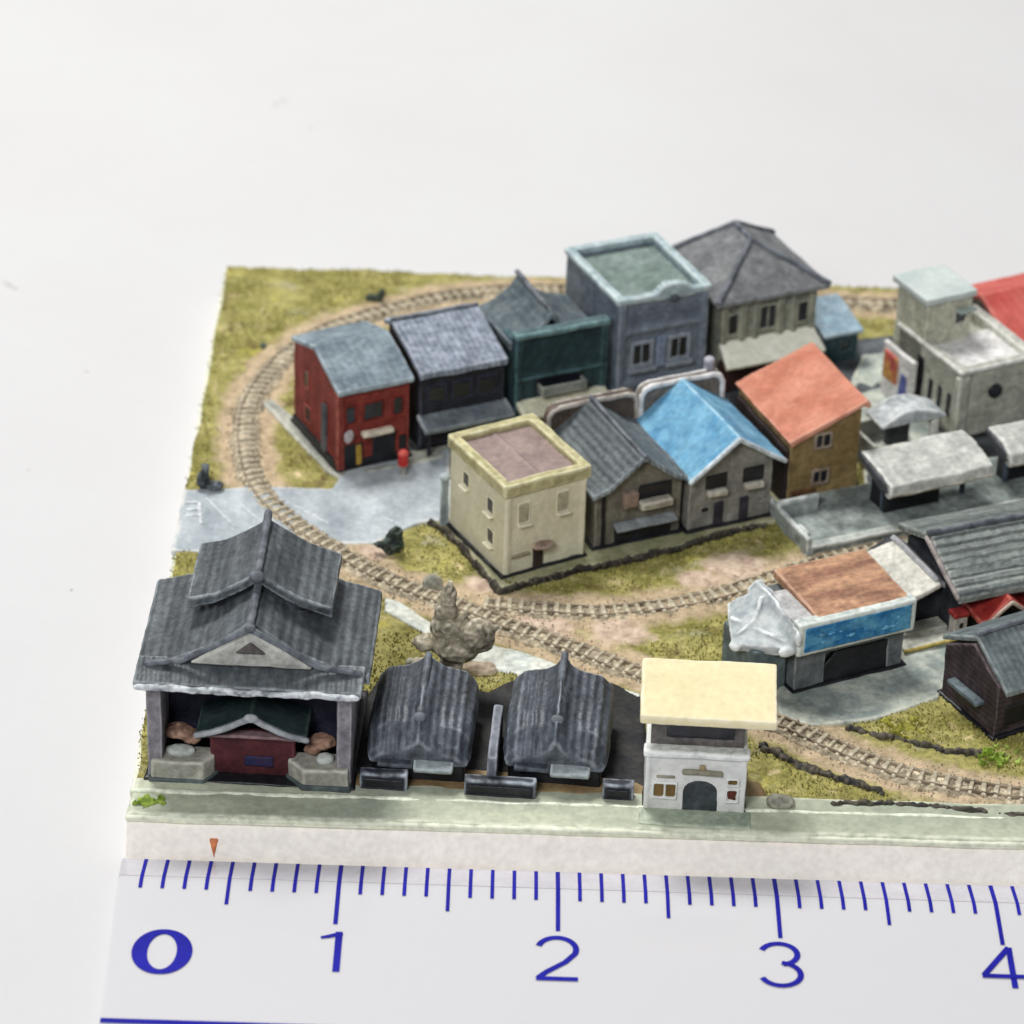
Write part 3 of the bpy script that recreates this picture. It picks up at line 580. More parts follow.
# --- small blue hut
t = thing('hut', 'small dark hut with pale blue roof beside the hipped roof building', 'hut', G(838, 362, .222), 25)
M().box(-.1, .12, 0, .3, -.02, .2).build('wall', paint('hut_wall', '30454c', '44585e', edge='64767a'), t)
M().slab([(-.12, -.03, .2), (.14, -.03, .2), (.14, .3, .28), (-.12, .3, .28)], .03).build('roof', paint('hut_roof', '8aa0ae', 'a3b6c0', edge='bccad0'), t)
window(t, 'f', 0, .0, .07, .07, .07, paint('hutf', '4d5f64'), PANE, fr=.008)
# --- cream building
t = thing('flat_roofed_building', 'cream building with sunken purple brown flat roof and small arched door canopy', 'building', G(503, 577, .236), 30, 'houses of the middle row')
w, d_, h = .48, .58, .53
CR = paint('cream_wall', 'd0cbb2', 'dbd7bf', edge='e4e0ca', scale=5, fine=.05)
m = M(); m.box(0, w, 0, d_, -.03, h-.03); tt = .035
m.box(0, .03, -.008, .02, 0, h-.06); m.box(w-.02, w, -.008, .02, 0, h-.06)
m.build('wall', CR, t)
foot(t, w, d_)
m = M(); e = .016
for a in ((-e, w+e, -e, tt, h-.06, h+.015), (-e, w+e, d_-tt, d_+e, h-.06, h+.015), (-e, tt, -e, d_+e, h-.06, h+.015), (w-tt, w+e, -e, d_+e, h-.06, h+.015)): m.box(*a)
m.build('parapet', paint('cream_parapet', 'aaa37c', 'bfb994', edge='dedab8', scale=7), t)
m = M(); m.box(tt-.01, w-tt+.01, tt-.01, d_-tt+.01, h-.06, h-.02); m.box(w*.46, w*.5, tt, d_-tt, h-.03, h-.014); m.build('flat_roof', paint('roof_mauve', '8d7c78', 'a2908b', edge='b8a8a0', scale=7, fine=.08), t)
SH = paint('cream_shutter', 'a49e88', 'aea992')
for u, z in ((.38, .33), (.12, .31), (.11, .13)): window(t, 'l', 0, u, z, .06, .075, CR, paint('cream_pane', '5e5c5a', '77736a'), fr=.008, sill=CR, out=.006)
for u, z in ((.08, .3), (.31, .31)): window(t, 'f', 0, u, z, .06, .11, CR, SH, fr=.007, sill=CR, out=.006)
M().box(.17, .23, -.012, .02, -.01, .13).build('door', paint('cr_door', '3a2f2c', '4a3c36'), t, vox=.007)
m = M(); m.ball((.215, -.03, .15), .065, .04, .022); m.build('door_canopy', paint('canopy_red', '8c7468', 'a89588', edge='c8bcae'), t, vox=.006)
M().box(.04, .15, -.012, .01, .1, .118).build('rail', paint('cr_rail', '8d886e', '9b967e'), t, vox=.006)
# --- grey gabled house
def false_front(par, w, y, h, fm, rm_, z0=0, side=.05):
    r = .06; P = [(0, z0), (w, z0), (w, h-r)]+[(w-r+r*math.cos(a), h-r+r*math.sin(a)) for a in [PI/2*i/5 for i in range(1, 6)]]+[(r+r*math.cos(a), h-r+r*math.sin(a)) for a in [PI/2+PI/2*i/5 for i in range(0, 6)]]+[(0, h-r)]
    f = M().py(P, y, y+.05).build('false_front', fm, par)
    path = [(.012, y+.0, z0+.02)]+[(.012, y, h-r)]+[(a*(w-.024)/w+.012, y, b_-.01) for a, b_ in reversed(P[2:-1])]+[(w-.012, y, h-r), (w-.012, y, z0+.02)]
    path = [(.012, y, z0+.02), (.012, y, h-.06), (.03, y, h-.025), (.07, y, h-.01), (w-.07, y, h-.01), (w-.03, y, h-.025), (w-.012, y, h-.06), (w-.012, y, z0+.02)]
    m = M(); m.path(path, .016); m.path([(a, y+.045, c) for a, _, c in path], .015); m.build('rim', rm_, f, vox=.007, amp=.004)
    return f
t = thing('gabled_house', 'grey gabled house with dark slate roof and brown sign front behind it', 'house', G(594, 549, .236), 25, 'houses of the middle row')
w, d_, h = .5, .62, .35
HG = paint('house_grey', '6b685f', '817d72', edge='98948a', scale=7)
M().py([(0, -.03), (w, -.03), (w, h-.02), (w/2, h+.15), (0, h-.02)], 0, d_).build('wall', HG, t)
foot(t, w, d_)
prof_r = [(-.04, h-.0), (.06, h+.035), (.16, h+.11), (w/2, h+.18), (w-.16, h+.11), (w-.06, h+.035), (w+.03, h)]
m = M(); m.band(prof_r, 'y', -.05, d_, .035); m.build('roof', paint('house_slate', '5c6265', '757b7c', edge='98a0a2', stripe=('X', 9, 1.2), scale=9, streak=(1, .2, 1), bump=.6), t)
M().tube((w/2, -.055, h+.175), (w/2, d_, h+.19), .014).build('ridge', RIDGE, t)
M().box(.035, .05, -.02, .01, -.01, h-.03).build('drainpipe', INK, t, vox=.007)
M().box(.24, .44, -.006, .03, .225, .335).build('balcony_opening', INK, t)
M().box(.24, .42, -.06, .0, .205, .25).build('balcony', paint('balc_pale', '9a9488', 'b4afa2', edge='cdc8ba'), t, vox=.007)
M().box(.15, .235, -.03, .02, .22, .31).build('shutter_box', paint('shutter_brown', '8b7a6e', '9b8a7c'), t, vox=.007)
M().box(.11, .45, -.006, .03, -.01, .11).build('shopfront', INK, t)
M().slab([(.1, -.06, .115), (.46, -.06, .115), (.46, .0, .135), (.1, .0, .135)], .018).build('awning', paint('aw_grey2', '7c8284', '9b9f9f'), t, vox=.007)
false_front(t, .54, d_+.0, .515, paint('front_brown', '4e4540', '675b52', edge='8a7c70'), paint('rim_brown', '7e756e', '9a928a', edge='c8c2ba', emask=(.504, .53)))
# --- blue roofed house
t = thing('gabled_house', 'grey gabled house with bright blue roof and white rimmed sign front behind it', 'house', G(687, 532, .236), 25, 'houses of the middle row')
w, d_, h = .49, .62, .37
HB = paint('house_pale', '7c7b75', '94928a', edge='aaa89e', scale=7)
M().py([(0, -.03), (w, -.03), (w, h-.01), (w/2, h+.15), (0, h-.01)], 0, d_).build('wall', HB, t)
foot(t, w, d_)
m = M(); m.band([(-.03, h-.02), (w/2, h+.19), (w+.04, h-.0)], 'y', -.06, d_, .035)
m.build('roof', paint('roof_blue', '5f93b2', '86b5cc', edge='b4d2de', scale=9, fine=.1), t)
m = M(); m.path([(-.03, -.062, h-.035), (w/2, -.062, h+.172), (w+.04, -.062, h-.018)], .014); m.build('bargeboard', paint('barge_white', 'b3bcc0', 'd4dadc'), t, vox=.006)
for u in (.09, .31): 
    M().box(u, u+.13, -.006, .03, .235, .325).build('balcony_opening', INK, t, vox=.007)
    M().box(u+.01, u+.12, -.035, .0, .2, .237).build('flower_box', paint('box_white', 'b9b5a8', 'd0ccc0'), t, vox=.007)
for u in (.15, .3): M().box(u, u+.055, -.008, .03, -.01, .15).build('door', paint('door_plum', '38343c', '4a444c'), t, vox=.007)
for u in (.075, .395): window(t, 'f', 0, u, .1, .045, .03, HB, PANE, fr=.006, out=.006)
false_front(t, .51, d_+.0, .55, paint('front_stone', '6a6560', '827b72', edge='a39c92'), paint('rim_white', 'a9a7a6', 'cfcdca', edge='efeeec', emask=(.504, .53)))
M().tube((.44, d_+.06, .45), (.44, d_+.06, .6), .034, .03).ball((.44, d_+.06, .6), .032, .032, .02).build('chimney', paint('chim', '84828c', '9c9aa4', edge='c4c2c8'), t)
# --- orange roofed house
t = thing('lean_to_house', 'tan house with salmon orange sloping roof at the right end of the middle row', 'house', G(786, 502, .236), 22, 'houses of the middle row')
w, d_ = .41, .66
m = M(); m.py([(0, -.03), (w, -.03), (w, .5), (0, .335)], 0, d_); m.build('wall', paint('tan_wall', '7f6b49', '9a8760', edge='ab9a74', scale=4), t)
foot(t, w, d_)
m = M(); m.py([(-.02, .375), (w+.02, .555), (w+.045, .53), (w+.045, .5), (w+.0, .52), (0, .34)], -.02, d_+.02)
m.build('roof', paint('roof_salmon', 'b8765f', 'cd927b', edge='dcaa94', scale=6, fine=.07), t)
TF = paint('tan_frame', '8b7e70', 'a39687')
for z in (.09, .31): window(t, 'f', 0, .15, z, .08, .07, TF, PANE, fr=.014, bars=1)
M().box(-.025, .0, -.0, d_-.02, -.02, .32).build('side_shade', paint('side_shade_dark', '30292a', '423837'), t)  # dark sheet painted as the shadow in the gap beside the blue house
M().box(.02, .17, -.01, .01, 0, .06).build('plinth', paint('plinth_rust', '5f4432', '6d5138'), t, vox=.008)
# --- stone pillar beside the cream building
t = M(); t.box(-.025, .025, -.025, .025, -.02, .28, .006); t.ball((0, 0, .29), .032, .032, .025)
o = t.build('pillar', paint('pillar_grey', '7d878b', '98a2a4', edge='bcc4c4'), None, vox=.007); o.location = G(444, 524, .228); tag(o, 'slim blue grey stone pillar at the left wall of the cream building', 'pillar')
# ------------------------------------------------------------------ station platform
t = thing('station_platform', 'long grey concrete railway platform with low parapets at its left end', 'platform', G(811, 556, .215), 24)
PL = paint('platform_grey', '737b78', '9da5a1', edge='cdd2cc', scale=6, contrast=(.4, .6))
M().box(0, 3, 0, .5, -.02, .05).build('deck', PL, t, vox=.011)
M().box(-.004, 3, -.01, .05, .035, .058).build('edge_strip', paint('plat_edge', '9ba19d', 'b6bab3', edge='d0d2cb'), t, vox=.008)
PW = paint('parapet_stone', '8f9694', 'aab0ac', edge='dfe2de', emask=(.504, .53), scale=7)
M().box(-.03, .0, .0, .5, -.02, .11).build('end_wall', PW, t)
m = M(); m.box(-.03, .22, .34, .375, .0, .12); m.path([(-.015, .357, .12), (.21, .357, .125)], .018); m.build('parapet', PW, t)
m = M(); m.box(-.03, .02, .05, .16, .0, .1); m.path([(0, .14, .1), (.0, .06, .1)], .018); m.build('parapet', PW, t)
CAN = paint('canopy_concrete', 'acaea8', 'cccdc6', edge='e8e8e2', scale=8, fine=.12, emask=(.504, .53))
def shelter(label, px, L_, z=.265, ang=25, wd=.34):
    t = thing('platform_shelter', label, 'platform shelter', G(*px, z), ang, 'shelters on the platform')
    m = M(); m.px([(-.03, .18), (-.01, .235), (wd*.35, .27), (wd-.03, .28), (wd, .25), (wd*.5, .21), (.05, .165), (-.01, .155)], 0, L_)
    m.build('canopy', CAN, t, amp=.006)
    M().px([(.0, .185), (.03, .235), (wd-.02, .275), (wd-.01, .25), (.06, .165)], -.012, .012).build('end_board', paint('end_dark', '4c4e52', '626468'), t)
    M().box(.05, L_*.62, .1, wd-.08, -.01, .18).build('waiting_room', INK, t)
    for u in (.06, L_*.5, L_-.08): M().tube((u, wd*.4, -.01), (u, wd*.45, .19), .016).build('post', paint('post_blue', '3f4a54', '566069'), t, vox=.007)
    M().box(L_*.4, L_*.47, .08, .12, .12, .17).build('hanging_sign', paint('hang_sign', '9fa3a6', 'c0c2c2'), t, vox=.007)
    return t
shelter('long weathered white canopy on the left half of the platform', (885, 524), .63)
shelter('pale canopy at the right edge of the photo on the platform', (1005, 492), .6, wd=.26)
# --- arched gate building behind the platform
t = thing('arched_shelter', 'small shelter with lens shaped pale arched roof and white post behind the platform', 'shelter', G(872, 474, .24), 25)
m = M(); m.box(0, .02, .0, .33, -.02, .17); m.box(0, .36, .3, .33, -.02, .15); m.box(0, .38, 0, .33, -.02, .03); m.build('wall', paint('gate_wall', '9c9e97', 'b6b7ae', edge='d2d2c8'), t)
n = 12; top = [(.02+.4*i/n, .3+.07*math.sin(PI*i/n)) for i in range(n+1)]
m = M(); m.py(top+[(.42, .28), (.2, .29), (.02, .28)], -.03, .16); m.build('arched_roof', paint('arch_roof', '9aa0a2', 'c6caca', edge='e6e8e6', scale=7), t)
M().box(.34, .385, -.02, .02, -.02, .295).build('post', paint('post_white', 'c9c8c0', 'd8d7ce'), t, vox=.007)
M().box(.2, .34, .2, .24, .0, .265).build('partition', paint('gate_shade', '4a4e50', '5c6062'), t)  # dark slab stands in for the shade under the right of the roof
# ------------------------------------------------------------------ cinema
t = thing('cinema', 'pale two storey building with roof tower, round window and picture billboard on its left', 'building', G(955, 441, .224), 28)
w, d_, h = .5, .64, .42
CW = paint('cinema_wall', 'a3a498', 'bab9ac', edge='dcdbcf', scale=6)
m = M(); m.box(0, w, 0, d_, -.02, h-.06); tt = .05
m.box(0, w, 0, tt, .2, h); m.box(0, tt, 0, d_, .2, h); m.box(w-tt, w, 0, d_, .2, h)
m.box(-.02, .05, -.015, .03, 0, h-.02)
m.build('wall', CW, t)
foot(t, w, d_)
m = M()
for a in ((-.015, w+.015, -.015, tt, h-.01, h+.02), (-.015, tt, -.015, d_, h-.01, h+.02), (w-tt, w+.015, -.015, d_, h-.01, h+.02)): m.box(*a)
m.build('parapet', paint('cin_par', 'a1a198', 'bcbcb4', edge='dcdcd6', emask=(.504, .53)), t)
M().box(tt-.01, w-tt+.01, tt-.01, .42, h-.1, h-.02).build('flat_roof', paint('cin_roof', 'cac8c6', 'dcdbd9', scale=5), t)
m = M(); m.box(.0, .3, .38, .68, 0, h+.25); m.build('tower', paint('cin_tower', 'b0b09f', 'c2c1b0', edge='dad9ca', scale=6), t)
m = M(); m.box(-.02, .315, .365, .72, h+.24, h+.28); m.build('tower_roof', paint('tower_roof', 'b6c0bd', 'c8cfcb', edge='c6ccc8', scale=4, fine=.04), t)
window(t, 'f', .38, .19, h+.09, .07, .07, CW, PANE, fr=.01, bars=0, out=.01)
M().box(.18, .3, .32, .375, h+.17, h+.185).build('window_canopy', paint('cin_can', '8f9c96', 'a5b0aa'), t, vox=.007)
m = M(); m.tube((.23, -.018, .27), (.23, .02, .27), .045, n=16); m.build('round_window', PANE, t, vox=.007)
for u in (.08, .17, .26): M().box(-.006, .03, u, u+.045, .1, .25).build('side_window', PANE, t, vox=.007)
M().box(-.01, .03, .36, .42, .04, .34).build('side_doorway', INK, t, vox=.007)
cin = t
bb = thing('billboard', 'white framed picture billboard with red, yellow and blue figures on the left of the cinema', 'billboard', G(955, 441, .224)+Matrix.Rotation(math.radians(28), 3, 'Z') @ Vector((-.06, .34, 0)), 28)
M().box(-.03, .0, .0, .3, -.02, .34).build('panel', paint('bb_white', 'c8c6c2', 'dddcd8', scale=5), bb, vox=.008)
M().box(-.045, -.02, .14, .27, .13, .3).build('picture', paint('bb_red', 'b5625a', 'c49a5e', scale=14, contrast=(.45, .55)), bb, vox=.007)
M().box(-.048, -.02, .04, .11, .06, .23, .01).build('picture_figure', paint('bb_blue', '4a5590', '6a6f9e', scale=14), bb, vox=.007)
o = M(); o.tube((0, 0, -.02), (0, 0, .13), .07, .06, 18); o = o.build('planter', paint('pl_teal', '8d9b9a', 'a7b1ac', edge='c4cac4'), None); o.location = G(893, 374, .224); tag(o, 'round grey green planter below the picture billboard', 'planter')
# red roofed building
t = thing('red_roofed_house', 'house with bright red sloping roof right behind the cinema at the right edge', 'house', G(955, 441, .224)+Matrix.Rotation(math.radians(28), 3, 'Z') @ Vector((.545, 0, 0)), 28)
M().px([(0, -.02), (0, .24), (.62, .49), (.9, .38), (.9, -.02)], .0, .9).build('wall', paint('rr_wall', '77736c', '8f8b83'), t, vox=.011)
m = M(); m.band([(-.05, .22), (.62, .505), (.94, .38)], 'x', -.02, .92, .035); m.build('roof', paint('rr_roof', 'b85850', 'cc746a', edge='d88e84', scale=5, fine=.05, stripe=('X', 6, .6)), t, vox=.01)
# ------------------------------------------------------------------ blue sign shop
t = thing('shop_house', 'low shop with brown flat roof and long blue sign over a dark garage opening', 'shop', G(793, 692, .224), 26)
w, d_, h = .62, .42, .415
BS = paint('sign_shop_wall', '63686a', '7b8080', edge='a0a4a2', scale=7)
m = M(); m.box(0, w, .03, d_, -.02, h-.05); m.box(0, .17, 0, .06, -.02, .21); m.box(w-.1, w, 0, .06, -.02, .21); m.box(0, w, .0, .06, .18, .24)
m.build('wall', BS, t)
foot(t, w, d_)
M().py([(.165, -.02), (w-.095, -.02), (w-.095, .18), (.23, .18), (.165, .1)], .0, .05).build('garage_opening', INK, t, vox=.007)
m = M(); m.box(-.02, w+.02, -.05, .02, .23, .415); s = m.build('sign_board', paint('sign_rim', 'b4bdb9', 'ccd2cc', edge='e2e5df'), t)
M().box(.01, w-.01, -.056, -.02, .252, .392).build('sign_face', paint('sign_blue', '3176a4', '6aa6c4', scale=11, contrast=(.42, .62), streak=(.6, 1, 1)), s, vox=.008)
m = M()
random.seed(5)
for k in range(6):                                      # pale brush strokes of the worn lettering
    x = .06+k*.088; z = .32+random.uniform(-.01, .01)
    for j in range(4): m.ball((x+random.uniform(0, .06), -.0565, z+random.uniform(-.028, .03)), random.uniform(.01, .026), .004, random.uniform(.004, .009), 2)
m.build('lettering', paint('letter_pale', '5c9cc0', '86bad2'), s, vox=.005, amp=.003)
m = M(); m.slab([(.1, -.02, h), (w, -.02, h), (w, d_+.02, h+.02), (.1, d_+.02, h+.02)], .05); m.build('roof', paint('roof_brown', '94705c', 'bb9679', edge='cfae96', scale=7, streak=(.5, 1.6, 1), contrast=(.4, .6)), t)
M().box(-.01, .12, 0, d_*.75, h-.07, h-.02).build('side_gutter', paint('gutter_w', 'a9a9a9', 'c2c2c0'), t)
# white tarpaulin lean-to
t = thing('tarpaulin_roof', 'crumpled white tarpaulin roofed lean-to left of the blue sign shop', 'lean-to', G(793, 692, .224), 26)
M().box(-.2, -.012, .06, .38, -.02, .24).build('wall', paint('tarp_wall', '5c686a', '788385'), t)
m = M(); m.slab([(-.27, .16, .25), (-.05, -.02, .27), (-.01, .36, .4), (-.17, .42, .31)], .05); m.slab([(-.06, -.03, .27), (-.012, -.03, .38), (-.012, .4, .43), (-.06, .4, .38)], .05)
m.ball((-.07, -.02, .26), .05, .03, .03); m.ball((-.02, -.05, .33), .022, .02, .05); m.ball((-.24, .16, .235), .04, .04, .025); m.path([(-.23, .2, .275), (-.12, .22, .325), (-.04, .3, .385)], .014); m.path([(-.2, .3, .3), (-.1, .1, .3), (-.05, 0, .28)], .013)
m.build('tarpaulin', paint('tarp_white', '9aa2a5', 'd0d4d2', edge='eceeec', scale=6, fine=.08), t, vox=.0085, amp=.012, smooth=4, freq=7)
# white lean-to right of the brown roof
t = thing('white_roofed_house', 'small house with steep off white roof between the brown roof and the grey striped roof', 'house', G(897, 632, .224), 25)
w, d_, h = .3, .5, .2
M().py([(0, -.02), (w, -.02), (w, h-.04), (w*.7, h+.04), (0, h-.06)], .03, d_).build('wall', paint('wl_wall', '33363b', '474a4e'), t)
m = M(); m.slab([(-.03, -.03, h-.02), (w*.72, -.03, h+.055), (w*.72, d_-.06, h+.055), (-.03, d_-.04, h-.02)], .03); m.build('roof', paint('wl_roof', 'c2c0b6', 'd6d4ca', edge='d8d6cc', scale=6, streak=(1, .4, 1)), t)
m = M(); m.slab([(w*.7, .0, h+.075), (w+.04, -.02, h-.03), (w+.04, d_-.04, h-.03), (w*.7, d_-.04, h+.075)], .03); m.build('roof', paint('wl_roof2', '9a999a', 'b0afb2', edge='b2b1b4'), t)
# ------------------------------------------------------------------ striped roof station
t = thing('station_building', 'station building with long grey ribbed roof at the right edge', 'station', G(949, 636, .224), 22)
w, d_, h = 1.6, .55, .3
m = M(); m.box(.02, w, .06, d_, -.02, h-.02); m.build('wall', paint('st_wall', '2f3237', '44474c'), t, vox=.011)
GR = paint('ribbed_roof', '6f7674', '8b918d', edge='b0b4ae', stripe=('Y', 7, 2.2), scale=9, streak=(.2, 1, 1), bump=.9)
m = M(); m.band([(-.09, h-.02), (-.06, h+.0), (.26, h+.15), (.6, h+.03)], 'x', -.02, w, .04)
for k in range(7):
    yy = -.05+k*.05; zz = h+.005+.14*(k*.05)/.31; m.tube((-.015, yy, zz), (w, yy, zz), .009)
m.build('roof', GR, t, vox=.0085, amp=.0025)
m = M(); m.tube((-.03, .27, h+.155), (w, .27, h+.155), .018); m.build('ridge', RIDGE, t)
m = M(); m.path([(-.025, -.09, h-.02), (-.03, .27, h+.13)], .016); m.build('bargeboard', paint('barge_pink', '87807e', 'a39a96'), t)
pr = M(); P = [(.09, .155), (.13, .16), (.19, .215), (.25, .26), (.31, .215), (.37, .16), (.42, .155)]
pr.band(P, 'y', -.15, .1, .03); pr.build('porch_roof', paint('porch_red', '8f2f2a', 'a5443c', edge='c97a6c'), t)
m = M(); m.path([(a, -.155, b_-.016) for a, b_ in P], .011); m.build('porch_trim', paint('porch_trim', 'b09a90', 'cbbcae'), t, vox=.006)
for u in (.13, .37): M().tube((u, -.1, -.01), (u, -.1, .15), .013).build('porch_post', INK, t, vox=.007)
t = thing('ticket_booth', 'narrow white booth with red cap and dark hatch in front of the station', 'booth', G(953, 641, .224), 22)
M().box(0, .07, 0, .06, -.02, .13).build('body', paint('booth', '9f9a94', 'bbb6ae', edge='d2cec6'), t, vox=.007)
M().box(-.008, .078, -.008, .066, .13, .155).build('cap', paint('booth_red', '8c3030', 'a54540'), t, vox=.007)
M().box(.025, .05, -.005, .01, .07, .1).build('hatch', INK, t, vox=.006)
o = M(); o.box(0, .3, 0, .12, 0, .025); o.box(0, .3, .1, .2, 0, .045); s = o.build('station_steps', paint('steps_white', 'a8aaa0', 'c2c2b6', edge='d8d8cc'), None); s.location = G(905, 655, .222); s.rotation_euler.z = math.radians(25); tag(s, 'pale low steps with yellow edge between the blue sign shop and the white booth', 'steps')
o = M().box(-.01, .3, -.012, .01, .01, .03).build('edge_stripe', paint('step_yellow', '9b8c4c', 'b0a266'), s)
# ------------------------------------------------------------------ dark brown house
t = thing('gabled_house', 'dark brown timber house with grey slate roof at the lower right edge', 'house', G(993, 738, .22), 30)
w, d_, h = .8, .44, .31
DB = paint('dark_brown', '3e3536', '52474a', edge='6e6264', scale=9, stripe=('Z', 10, .8))
M().px([(0, -.03), (0, h-.02), (d_*.52, h+.1), (d_, h-.02), (d_, -.03)], 0, w).build('wall', DB, t)
foot(t, w, d_)
m = M(); m.band([(-.045, h-.03), (.03, h+.02), (d_*.52, h+.14), (d_+.05, h-.0)], 'x', .015, w, .032); m.build('roof', paint('db_roof', '5e6769', '7b8484', edge='a2a9a8', stripe=('X', 9, 1.2), scale=9, streak=(.2, 1, 1)), t)
M().tube((.01, d_*.52, h+.15), (w, d_*.52, h+.15), .016).build('ridge', RIDGE, t)
M().box(-.05, .01, .1, .34, .13, .155).build('window_awning', paint('db_aw', '5b666c', '737e82'), t, vox=.007)
M().box(-.006, .03, .12, .32, .06, .125).build('side_window', INK, t, vox=.007)
M().box(.05, .3, -.006, .03, .05, .17).build('front_window', INK, t, vox=.007)
# ------------------------------------------------------------------ bathhouse
t = thing('bathhouse', 'large bathhouse with grey stacked gable roofs and red door at the front left corner', 'bathhouse', (.07, .385, .217), -2, 'front row buildings')
w, d_, h = .955, .8, .59
TW = paint('bath_wall', '77747a', '918e92', edge='aaa7aa', scale=7)
m = M(); m.box(.02, w-.02, .28, d_, -.03, h); m.box(0, .07, .0, .34, -.02, h); m.box(w-.07, w, 0, .34, -.02, h)
m.box(0, w, 0, .3, h-.05, h)
m.build('wall', TW, t)
foot(t, w, d_)
M().box(.07, w-.07, .255, .3, -.01, h-.06).build('recess_panel', paint('recess', '2b2c3c', '3d3f50'), t)
M().box(.09, w-.09, .245, .26, .4, .44).build('recess_beam', paint('recess_beam', '4a5068', '5d6278'), t)
c = w/2+.01
pf = [(-.05, h+.01), (.12, h+.055), (.3, h+.14), (c-.02, h+.265), (c+.02, h+.265), (w-.28, h+.14), (w-.1, h+.055), (w+.08, h+.01)]
m = M(); m.band(pf, 'y', .05, d_-.0, .05)
m.build('main_roof', SLATE_T, t)
m = M(); m.slab([(-.05, -.08, h-.0), (w+.05, -.08, h-.0), (w+.06, .08, h+.05), (-.04, .08, h+.05)], .04); m.build('skirt_roof', SLATE_T, t)
m = M(); m.path([(-.03, -.084, h-.016), (w*.5, -.09, h-.02), (w+.03, -.084, h-.02)], .017); m.build('eave_trim', paint('eave_white', '6f757a', 'c3c7ca', edge='dcdfe1', emask=(.51, .545), contrast=(.42, .56), scale=11), t, vox=.007, amp=.006, freq=14)
f = M().py([(.2, h+.05), (w-.18, h+.05), (c, h+.25)], .02, .2).build('pediment', paint('ped_pale', '9f9f9a', 'b8b8b1', edge='c8c8c2', scale=7), t)
M().py([(c-.075, h+.125), (c+.075, h+.125), (c, h+.19)], .008, .05).build('ornament', paint('orn', '55504f', '6a6462'), f, vox=.007)
m = M(); m.path([(.0, .03, h+.035), (.17, .02, h+.07), (c, .01, h+.27), (w-.15, .02, h+.07), (w+.04, .03, h+.035)], .017); m.build('gable_ridge', RIDGE, t)
m = M(); m.path([(c, .02, h+.28), (c, .34, h+.3)], .02); m.ball((c, .005, h+.275), .03, .025, .025); m.build('ridge', RIDGE, t)
uf = [(c-.33, h+.215), (c-.2, h+.25), (c-.08, h+.32), (c, h+.375), (c+.08, h+.32), (c+.2, h+.25), (c+.35, h+.2)]
m = M(); m.band(uf, 'y', .32, d_+.02, .055); m.build('upper_roof', SLATE_T, t)
m = M(); m.path([(c, .31, h+.375), (c, d_*.75, h+.375), (c, d_+.03, h+.395)], .022); m.ball((c, .3, h+.37), .038, .03, .03); m.build('ridge', RIDGE, t)
M().py([(c-.28, h+.15), (c, h+.33), (c+.28, h+.15)], .37, .42).build('gable_wall', paint('gable_dark', '3d4046', '50545a'), t)
# porch
KP = [(c-.26, .28), (c-.18, .3), (c-.1, .335), (c, .39), (c+.1, .335), (c+.18, .3), (c+.26, .28)]
m = M(); m.band(KP, 'y', -.0, .27, .045); m.build('porch_roof', paint('porch_green', '28373a', '3c4a4a', edge='5f6e6a'), t)
m = M(); m.path([(a, -.01, b_-.012) for a, b_ in KP], .017); m.ball((c, -.015, .38), .035, .02, .025); m.build('porch_trim', paint('porch_grey', '74777a', '92959a', edge='b4b6b8'), t, vox=.007, amp=.004)
M().box(c-.2, c+.2, .06, .1, -.01, .25).build('door', paint('bath_red', '4a262b', '5c3136', edge='7a484c'), t)
M().box(c-.22, c+.22, .02, .07, .235, .253).build('lintel', paint('lint', '7e686a', '8f787a'), t, vox=.007)
M().box(c-.04, c+.1, .05, .07, .06, .12).build('door_curtain', paint('noren', '2c3358', '43304e', scale=20), t, vox=.007)
CRW = paint('bath_cream', '94938a', 'aeada2', edge='c6c5ba', scale=6)
m = M(); m.pz([(.015, -.02), (.26, -.02), (.31, .05), (.31, .12), (.015, .12)], -.02, .115); m.build('garden_wall', CRW, t)
m = M(); m.pz([(w-.01, -.03), (w-.22, -.03), (w-.3, .05), (w-.3, .12), (w-.01, .12)], -.02, .115); m.build('garden_wall', CRW, t)
m = M(); m.pz([(.005, -.032), (.265, -.032), (.325, .05), (.325, .1), (.005, .1)], -.02, .022); m.build('wall_footing', paint('foot_dark', '4b5354', '5f6866'), t)
m = M(); m.pz([(w-.0, -.042), (w-.225, -.042), (w-.315, .05), (w-.315, .1), (w-.0, .1)], -.02, .03); m.build('wall_footing', paint('foot_dark', '4b5354'), t)
SHR = paint('shrub_rust', '7a6050', '957868', edge='c0a08c', scale=14, fine=.2); ROC = paint('rock_pale', '9aa09c', 'b7bcb6', edge='d5d8d2')
m = M(); m.ball((.13, .13, .19), .08, .05, .035); m.ball((.19, .13, .165), .05, .05, .03); m.build('shrub', SHR, t, vox=.0075, amp=.008, freq=17)
m = M(); m.ball((.15, .07, .12), .075, .04, .032); m.build('garden_stone', ROC, t, vox=.0075, amp=.006)
m = M(); m.ball((w-.15, .12, .18), .065, .05, .045); m.ball((w-.19, .1, .15), .05, .04, .03); m.build('shrub', SHR, t, vox=.0075, amp=.01, freq=17)
m = M(); m.ball((w-.13, .05, .125), .045, .035, .035); m.build('garden_stone', ROC, t, vox=.0075, amp=.006)
